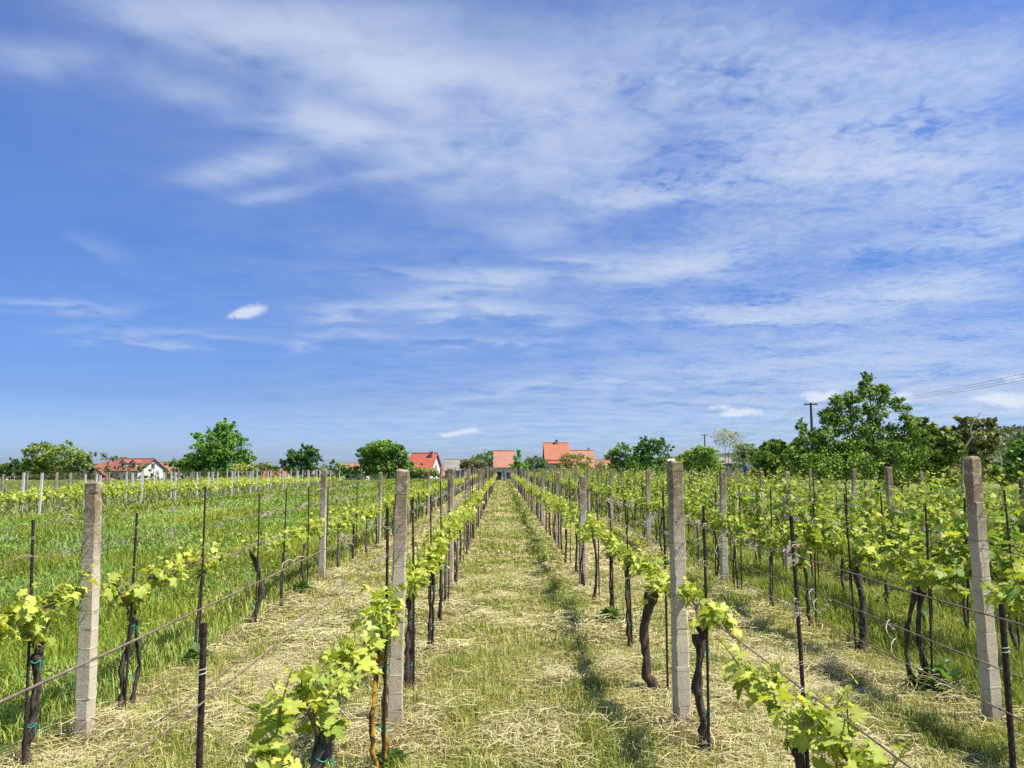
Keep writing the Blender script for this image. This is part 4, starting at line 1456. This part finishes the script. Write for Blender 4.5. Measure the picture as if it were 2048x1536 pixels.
def build_houses():
    # the dormered house at the edge of the white-posted block
    h, ro = house('white house with a dark red roof and two dormer windows', 272, 150, 7.8, 7.6, 4.1, 6.25, 'tile_red', rz=-.30,
                  windows=[('front', .2, 1.0, 1.1, 1.3), ('front', 2.0, 1.0, 1.1, 1.3), ('side', 0, 4.5, .9, 1.0), ('side', -1.6, 1.2, 1.1, 1.2), ('side', 1.6, 1.2, 1.1, 1.2)], door=3.2)
    for dx in (-.45, 1.85):
        d = MB()
        y0, y1 = -2.75, -.6
        d.add([(dx - .62, y0, 4.55), (dx + .62, y0, 4.55), (dx + .62, y0, 5.55), (dx, y0, 6.1), (dx - .62, y0, 5.55), (dx - .62, y1, 4.9), (dx + .62, y1, 4.9), (dx + .62, y1, 5.55), (dx, y1, 6.1), (dx - .62, y1, 5.55)],
              [np.array([[0, 1, 2, 3, 4], [5, 9, 8, 7, 6]]), np.array([[1, 6, 7, 2], [0, 4, 9, 5]])])
        do = d.build('dormer', M['plaster'], ro)
        rf = MB()
        for s in (-1, 1):
            rf.add([(dx, y0 - .2, 6.16), (dx + s * .85, y0 - .2, 5.46), (dx + s * .85, y1, 5.46), (dx, y1, 6.16), (dx, y0 - .2, 6.24), (dx + s * .85, y0 - .2, 5.54), (dx + s * .85, y1, 5.54), (dx, y1, 6.24)],
                   [np.array([[0, 1, 2, 3], [4, 7, 6, 5], [0, 4, 5, 1], [1, 5, 6, 2]])])
        rf.build('dormer_roof', M['tile_red'], ro)
        pn = MB()
        pn.box(dx - .33, dx - .03, y0 - .04, y0 - .01, 4.75, 5.5)
        pn.box(dx + .03, dx + .33, y0 - .04, y0 - .01, 4.75, 5.5)
        pn.build('dormer_pane', M['glass'], ro)
    # timber wing with its gable towards the vineyard, a porch with a lean-to roof before it
    v = MB()
    v.add([(-7.9, -3.9, -.5), (-3.95, -3.9, -.5), (-3.95, -3.9, 3.5), (-6.0, -3.9, 4.75), (-7.9, -3.9, 4.5), (-7.9, 2.5, -.5), (-3.95, 2.5, -.5), (-3.95, 2.5, 3.5), (-7.9, 2.5, 4.5)],
          [np.array([[0, 1, 2, 3, 4]]), np.array([[1, 6, 7, 2], [5, 0, 4, 8], [6, 5, 8, 7]])])
    v.build('timber_wing', M['dark_wood'], h)
    r2 = MB()
    for p in ([(-6.0, -4.6, 5.0), (-2.0, -4.6, 2.75), (-2.0, -.6, 4.9), (-6.0, 0, 5.95)], [(-8.5, -4.6, 4.55), (-6.0, -4.6, 5.0), (-6.0, 0, 5.95), (-7.6, .4, 5.9)]):
        top = p + [(a, b, c - .16) for a, b, c in p]
        r2.add(top, [np.array([[0, 1, 2, 3], [7, 6, 5, 4], [0, 4, 5, 1], [3, 7, 4, 0], [1, 5, 6, 2]])])
    r2.build('wing_roof', M['tile_red'], h)
    for px_ in (-7.6, -4.4):
        pl = MB()
        pl.box(px_ - .13, px_ + .13, -4.5, -4.25, -.5, 4.3 if px_ < -5 else 3.8)
        pl.build('pillar', M['plaster'], h)
    bl = MB()
    for q in np.arange(-7.6, -4.2, .3):
        bl.box(q - .03, q + .03, -4.12, -4.06, 2.3, 3.1)
    bl.box(-7.7, -4.1, -4.14, -4.04, 3.1, 3.18)
    bl.build('balcony_railing', M['old_wood'], h)
    lt = MB()
    lt.add([(-5.9, -6.6, 1.9), (.3, -6.6, 1.9), (-1.0, -4.7, 2.75), (-4.6, -4.7, 2.75), (-5.9, -6.6, 1.75), (.3, -6.6, 1.75), (-1.0, -4.7, 2.6), (-4.6, -4.7, 2.6), (.3, -3.85, 1.9), (-5.9, -3.95, 1.9)],
           [np.array([[0, 1, 2, 3], [0, 4, 5, 1], [7, 6, 5, 4]]), np.array([[1, 8, 2], [0, 3, 9]])])
    lt.build('porch_roof', M['tile_orange'], h)
    pw = MB()
    pw.box(-5.6, 0, -6.2, -4.6, -.5, 1.74)
    pw.build('porch_wall', M['plaster'], h)
    house('small brownish tiled house half hidden by the tall lone tree', 334, 165, 7, 7, 3.6, 5.7, 'tile_old', 'plaster_grey', rz=-.15, windows=[('front', -1.5, 1.5, 1, 1.2)])
    house('low roof of salmon tiles at the picture edge', -8, 170, 5, 6, 3.4, 5.2, 'tile_salmon', rz=0.1)
    house('small steep red roof with a white skylight beside a dark tree', 556, 150, 4.2, 5, 2.2, 4.6, 'tile_bright', windows=[('front', .6, .6, .8, .9)])
    h2, _ = house('low grey flat-roofed house with a white chimney stack', 652, 160, 7, 5, 3.3, 3.9, 'slate', 'plaster_grey', chimney=[(1.4, -1.2, 1.0, .35)])
    house('long ochre roof peeping between two green trees', 708, 175, 6, 6, 3.6, 5.6, 'tile_old')
    h3, ro3 = house('bright red gabled house with a porch gable and pink chimney', 849, 135, 4.1, 6.0, 3.55, 6.2, 'tile_bright', 'plaster', rz=-.22,
                    chimney=[(1.5, -.7, .9, .28)], windows=[('side', 0, 3.2, .8, 1.0), ('front', -.6, 1.0, 1.0, 1.2)])
    g = MB()
    g.add([(-1.0, -5.2, 4.35), (.0, -5.2, 4.35 + .0), (-2.7, -5.2, 3.3), (1.6, -5.2, 2.9), (-.9, -5.2, 4.4), (-2.7, -2.5, 3.3), (1.6, -2.5, 2.9), (-.9, -2.0, 4.4),
           (-2.7, -5.2, 3.15), (1.6, -5.2, 2.75), (-.9, -5.2, 4.25)],
          [np.array([[2, 4, 7, 5], [4, 3, 6, 7], [8, 10, 4, 2], [10, 9, 3, 4]])])
    g.build('porch_gable', M['tile_bright'], h3)
    gw = MB()
    gw.add([(-2.4, -4.9, -.4), (1.3, -4.9, -.4), (1.3, -4.9, 3.0), (-.9, -4.9, 4.2), (-2.4, -4.9, 3.3), (-2.4, -3.0, -.4), (1.3, -3.0, -.4), (1.3, -3.0, 3.0), (-2.4, -3.0, 3.3)],
           [np.array([[0, 1, 2, 3, 4]]), np.array([[1, 6, 7, 2], [5, 0, 4, 8]])])
    gw.build('porch_wall', M['dark_wood'], h3)
    house('low ochre tiled outbuilding beside the bright red gabled house', 887, 140, 3.6, 5, 2.9, 4.6, 'tile_old', 'brick')
    house('grey sheet-roofed shed with shallow slope', 912, 128, 3.2, 6, 2.7, 4.3, 'slate', 'plaster_grey', name='shed', cat='shed')
    house('salmon-roofed house at the end of the mown path', 1008, 125, 2.9, 5.2, 2.9, 5.35, 'tile_salmon', 'plaster', windows=[('front', .8, 1.0, .8, 1.0)], over=.25, door=-.9)
    h4, _ = house('tall orange-roofed house with chimney on its ridge', 1112, 135, 3.7, 6.6, 5.3, 8.0, 'tile_orange', 'plaster', chimney=[(.1, -.2, .75, .22)], windows=[('front', .8, 1.6, .9, 1.2), ('front', -.9, 1.6, .9, 1.2)])
    e = MB()
    e.add([(-1.7, -5.2, 4.55), (2.2, -5.2, 4.55), (2.2, -3.72, 4.95), (-1.7, -3.72, 4.95), (-1.7, -5.2, 4.43), (2.2, -5.2, 4.43), (2.2, -3.72, 4.8), (-1.7, -3.72, 4.8)],
          [np.array([[0, 1, 2, 3], [7, 6, 5, 4], [0, 4, 5, 1]])])
    e.build('porch_roof', M['tile_bright'], h4)
    house('long lower orange-roofed house joined to the tall one', 1161, 138, 4.0, 6.2, 4.2, 7.05, 'tile_salmon', 'plaster', chimney=[(1.5, 0, .5, .12)])
    house('little orange-roofed house beside the fruit trees', 1208, 145, 2.5, 4.8, 3.7, 5.9, 'tile_orange', 'plaster', windows=[('front', .4, 2.2, .7, .9)])
    house('white flat-roofed building glimpsed behind the fruit trees', 1356, 175, 4.8, 6, 6.0, 6.5, 'plaster', 'plaster', windows=[('front', -1.0, 4.6, 1.0, .8), ('front', 1.0, 4.6, 1.0, .8)])
    house('small grey-brown roof at the foot of the bare tree', 1438, 185, 4.5, 6, 5.6, 7.0, 'slate', 'plaster_grey')


build_houses()


# ------------------------------------------------------------------ power line
def build_power():
    tops = [(22.2, 3.0), (30.8, 76.0), (39.4, 149.0), (48.0, 222.0)]
    for i, (x, y) in enumerate(tops):
        if i == 0:
            continue
        z0 = float(gz(x, y))
        H = 1.72 + 6.3 - z0
        t = thing('power_pole', ['', 'dark wooden power pole with crossarm beside the large rugged tree', 'smaller distant power pole beside the pale bare tree', 'faint farthest power pole behind the orchard clump'][i], 'power pole', (x, y, z0), math.atan2(8.6, 73) * -1)
        p = MB()
        p.tube([(0, 0, -.5), (0, 0, H * .5), (0, 0, H + .12)], [.16, .14, .11], 10)
        p.build('pole', M['pole_wood'], t)
        c = MB()
        c.box(-.65, .65, -.06, .06, H - .12, H)
        c.build('crossarm', M['pole_wood'], t)
        for q in (-.5, 0, .5):
            s = MB()
            s.tube([(q, 0, H), (q, 0, H + .1), (q, 0, H + .16)], [.03, .06, .035], 8)
            s.build('insulator', M['plaster_grey'], t)
    say = ['outer', 'middle', 'inner']
    for k, q in enumerate((-.5, 0, .5)):
        pts = []
        for (x0, y0), (x1, y1) in zip(tops, tops[1:]):
            for t in np.linspace(0, 1, 24, endpoint=False):
                zz = 1.72 + 6.3 + .14 - 4 * (1.85 + .05 * k) * t * (1 - t)
                pts.append((x0 + (x1 - x0) * t + q, y0 + (y1 - y0) * t, zz))
        mb = MB()
        mb.tube(pts, .011, 5)
        tag(mb.build('power_cable', M['plaster_grey']), '%s of the three sagging power cables over the orchard' % say[k], 'cable', 'power cables')


build_power()


# ------------------------------------------------------------------ small things
def build_small():
    p = at(1008, 962, 97)
    mb = MB()
    mb.tube([(0, 0, -.2), (.02, 0, .7), (-.02, 0, 1.35)], [.11, .10, .085], 9, rough=.12)
    tag(mb.build('tree_stump', M['pole_wood'], None, (p.x, 97, float(gz(p.x, 97)))), 'dark wooden stump post at the far end of the mown path', 'stump')
    # weeds at the vine feet
    spots = [('leafy weed clump at the foot of the twin dark stems', 3.42, 6.1, .22), ('weed tuft under the bowed stem beside the meadow', -2.72, 7.1, .13),
             ('green weed tuft at the foot of a dark stem before the second meadow post', -2.72, 10.9, .17), ('sprouting weed at the foot of the fourth vine right of the path', 1.24, 8.9, .13),
             ('small weed beside the lichen-coated stems', -.66, 4.75, .07)]
    for lb, x, y, r in spots:
        n = 120
        rg = np.random.default_rng(int(y * 100))
        a = rg.uniform(0, 6.28, n)
        rr = r * rg.uniform(0, 1, n) ** .6
        pos = np.stack([rr * np.cos(a), rr * np.sin(a), rg.uniform(.01, .9, n) * r * (1.2 - rr / r)], 1)
        out = np.stack([np.cos(a), np.sin(a), rg.uniform(.2, 1.2, n)], 1)
        mb = MB()
        t = rg.uniform(0, 1, n)[:, None]
        put_leaves(mb, pos, out, rg.normal(0, .4, (n, 3)) + np.array([0, 0, 1]), rg.uniform(.04, .085, n), np.array([.05, .11, .02]) * (1 - t) + np.array([.17, .27, .05]) * t, 'mid')
        tag(mb.build('weed_clump', M['vine_leaf'], None, (x, y, float(gz(x, y)))), lb, 'weeds', 'weeds at the vine feet')
    # garden edge between orchard clump and big tree
    blue = plain('blue_plastic', (.02, .06, .30), (.03, .09, .40), 4, .5, 0)
    b = at(1493, 942, 78)
    mb = MB()
    mb.tube([(0, 0, 0), (0, 0, .1), (0, 0, .5), (0, 0, .9), (0, 0, .98)], [.26, .30, .32, .30, .26], 14)
    bo = tag(mb.build('water_barrel', blue, None, (b.x, 78, max(0, b.z - .5)), True), 'blue plastic barrel by the garden fence', 'barrel')
    lid = MB()
    lid.tube([(0, 0, .98), (0, 0, 1.03)], [.27, .25], 14)
    lid.build('lid', blue, bo)
    f = MB()
    x0, x1 = at(1452, 940, 77).x, at(1486, 940, 77).x
    t = thing('garden_fence', 'grey plank garden fence beside the blue barrel', 'fence', ((x0 + x1) / 2, 77, 0))
    for q in np.arange(x0 - x1, x1 - x0, .22) / 2:
        f.box(q - .06, q + .06, -.015, .015, 0, 1.5 + .25 * math.sin(q * 9))
    f.build('plank', M['old_wood'], t)
    f = MB()
    for z in (.5, 1.2):
        f.box((x0 - x1) / 2, (x1 - x0) / 2, .02, .06, z, z + .08)
    f.build('rail', M['old_wood'], t)
    w = MB()
    c = at(1455, 966, 52)
    rg = np.random.default_rng(3)
    for k in range(160):
        a = rg.uniform(-.5, .5)
        p0 = np.array([rg.uniform(-2.6, 2.6), rg.uniform(-.5, .5), rg.uniform(0, .95)])
        d = np.array([math.cos(a), rg.uniform(-.3, .3), math.sin(a) * .5]) * rg.uniform(.3, .8)
        w.tube([p0 - d, p0, p0 + d], rg.uniform(.015, .04), 5)
    pw = plain('pruned_wood', (.10, .075, .07), (.20, .155, .145), 20, .9, .3, .01)
    tag(w.build('brushwood_pile', pw, None, (c.x, 52, float(gz(c.x, 52)))), 'purplish brown pile of pruned vine wood behind the rows', 'brushwood')
    # bare dead branch above the grey-green tree and slanting bough
    b = MB()
    pts = [at(px, py, 36) for px, py in ((1925, 915), (1930, 895), (1945, 872), (1940, 858), (1948, 842), (1962, 825))]
    b.tube([tuple(p) for p in pts], [.05, .045, .04, .035, .028, .015], 7, rough=.1)
    pts = [at(px, py, 36) for px, py in ((1930, 895), (1922, 885), (1918, 876))]
    b.tube([tuple(p) for p in pts], [.03, .025, .012], 6)
    dead = plain('dead_wood', (.22, .19, .16), (.36, .32, .28), 12, .9, .3, .01)
    base = at(1925, 915, 36)
    b.tube([tuple(base), (base.x - .1, 36, 1.0), (base.x, 36, float(gz(base.x, 36)))], [.05, .07, .09], 7)
    tag(b.build('dead_sapling', dead), 'crooked pale leafless sapling behind the tall leaning post', 'dead tree')


build_small()
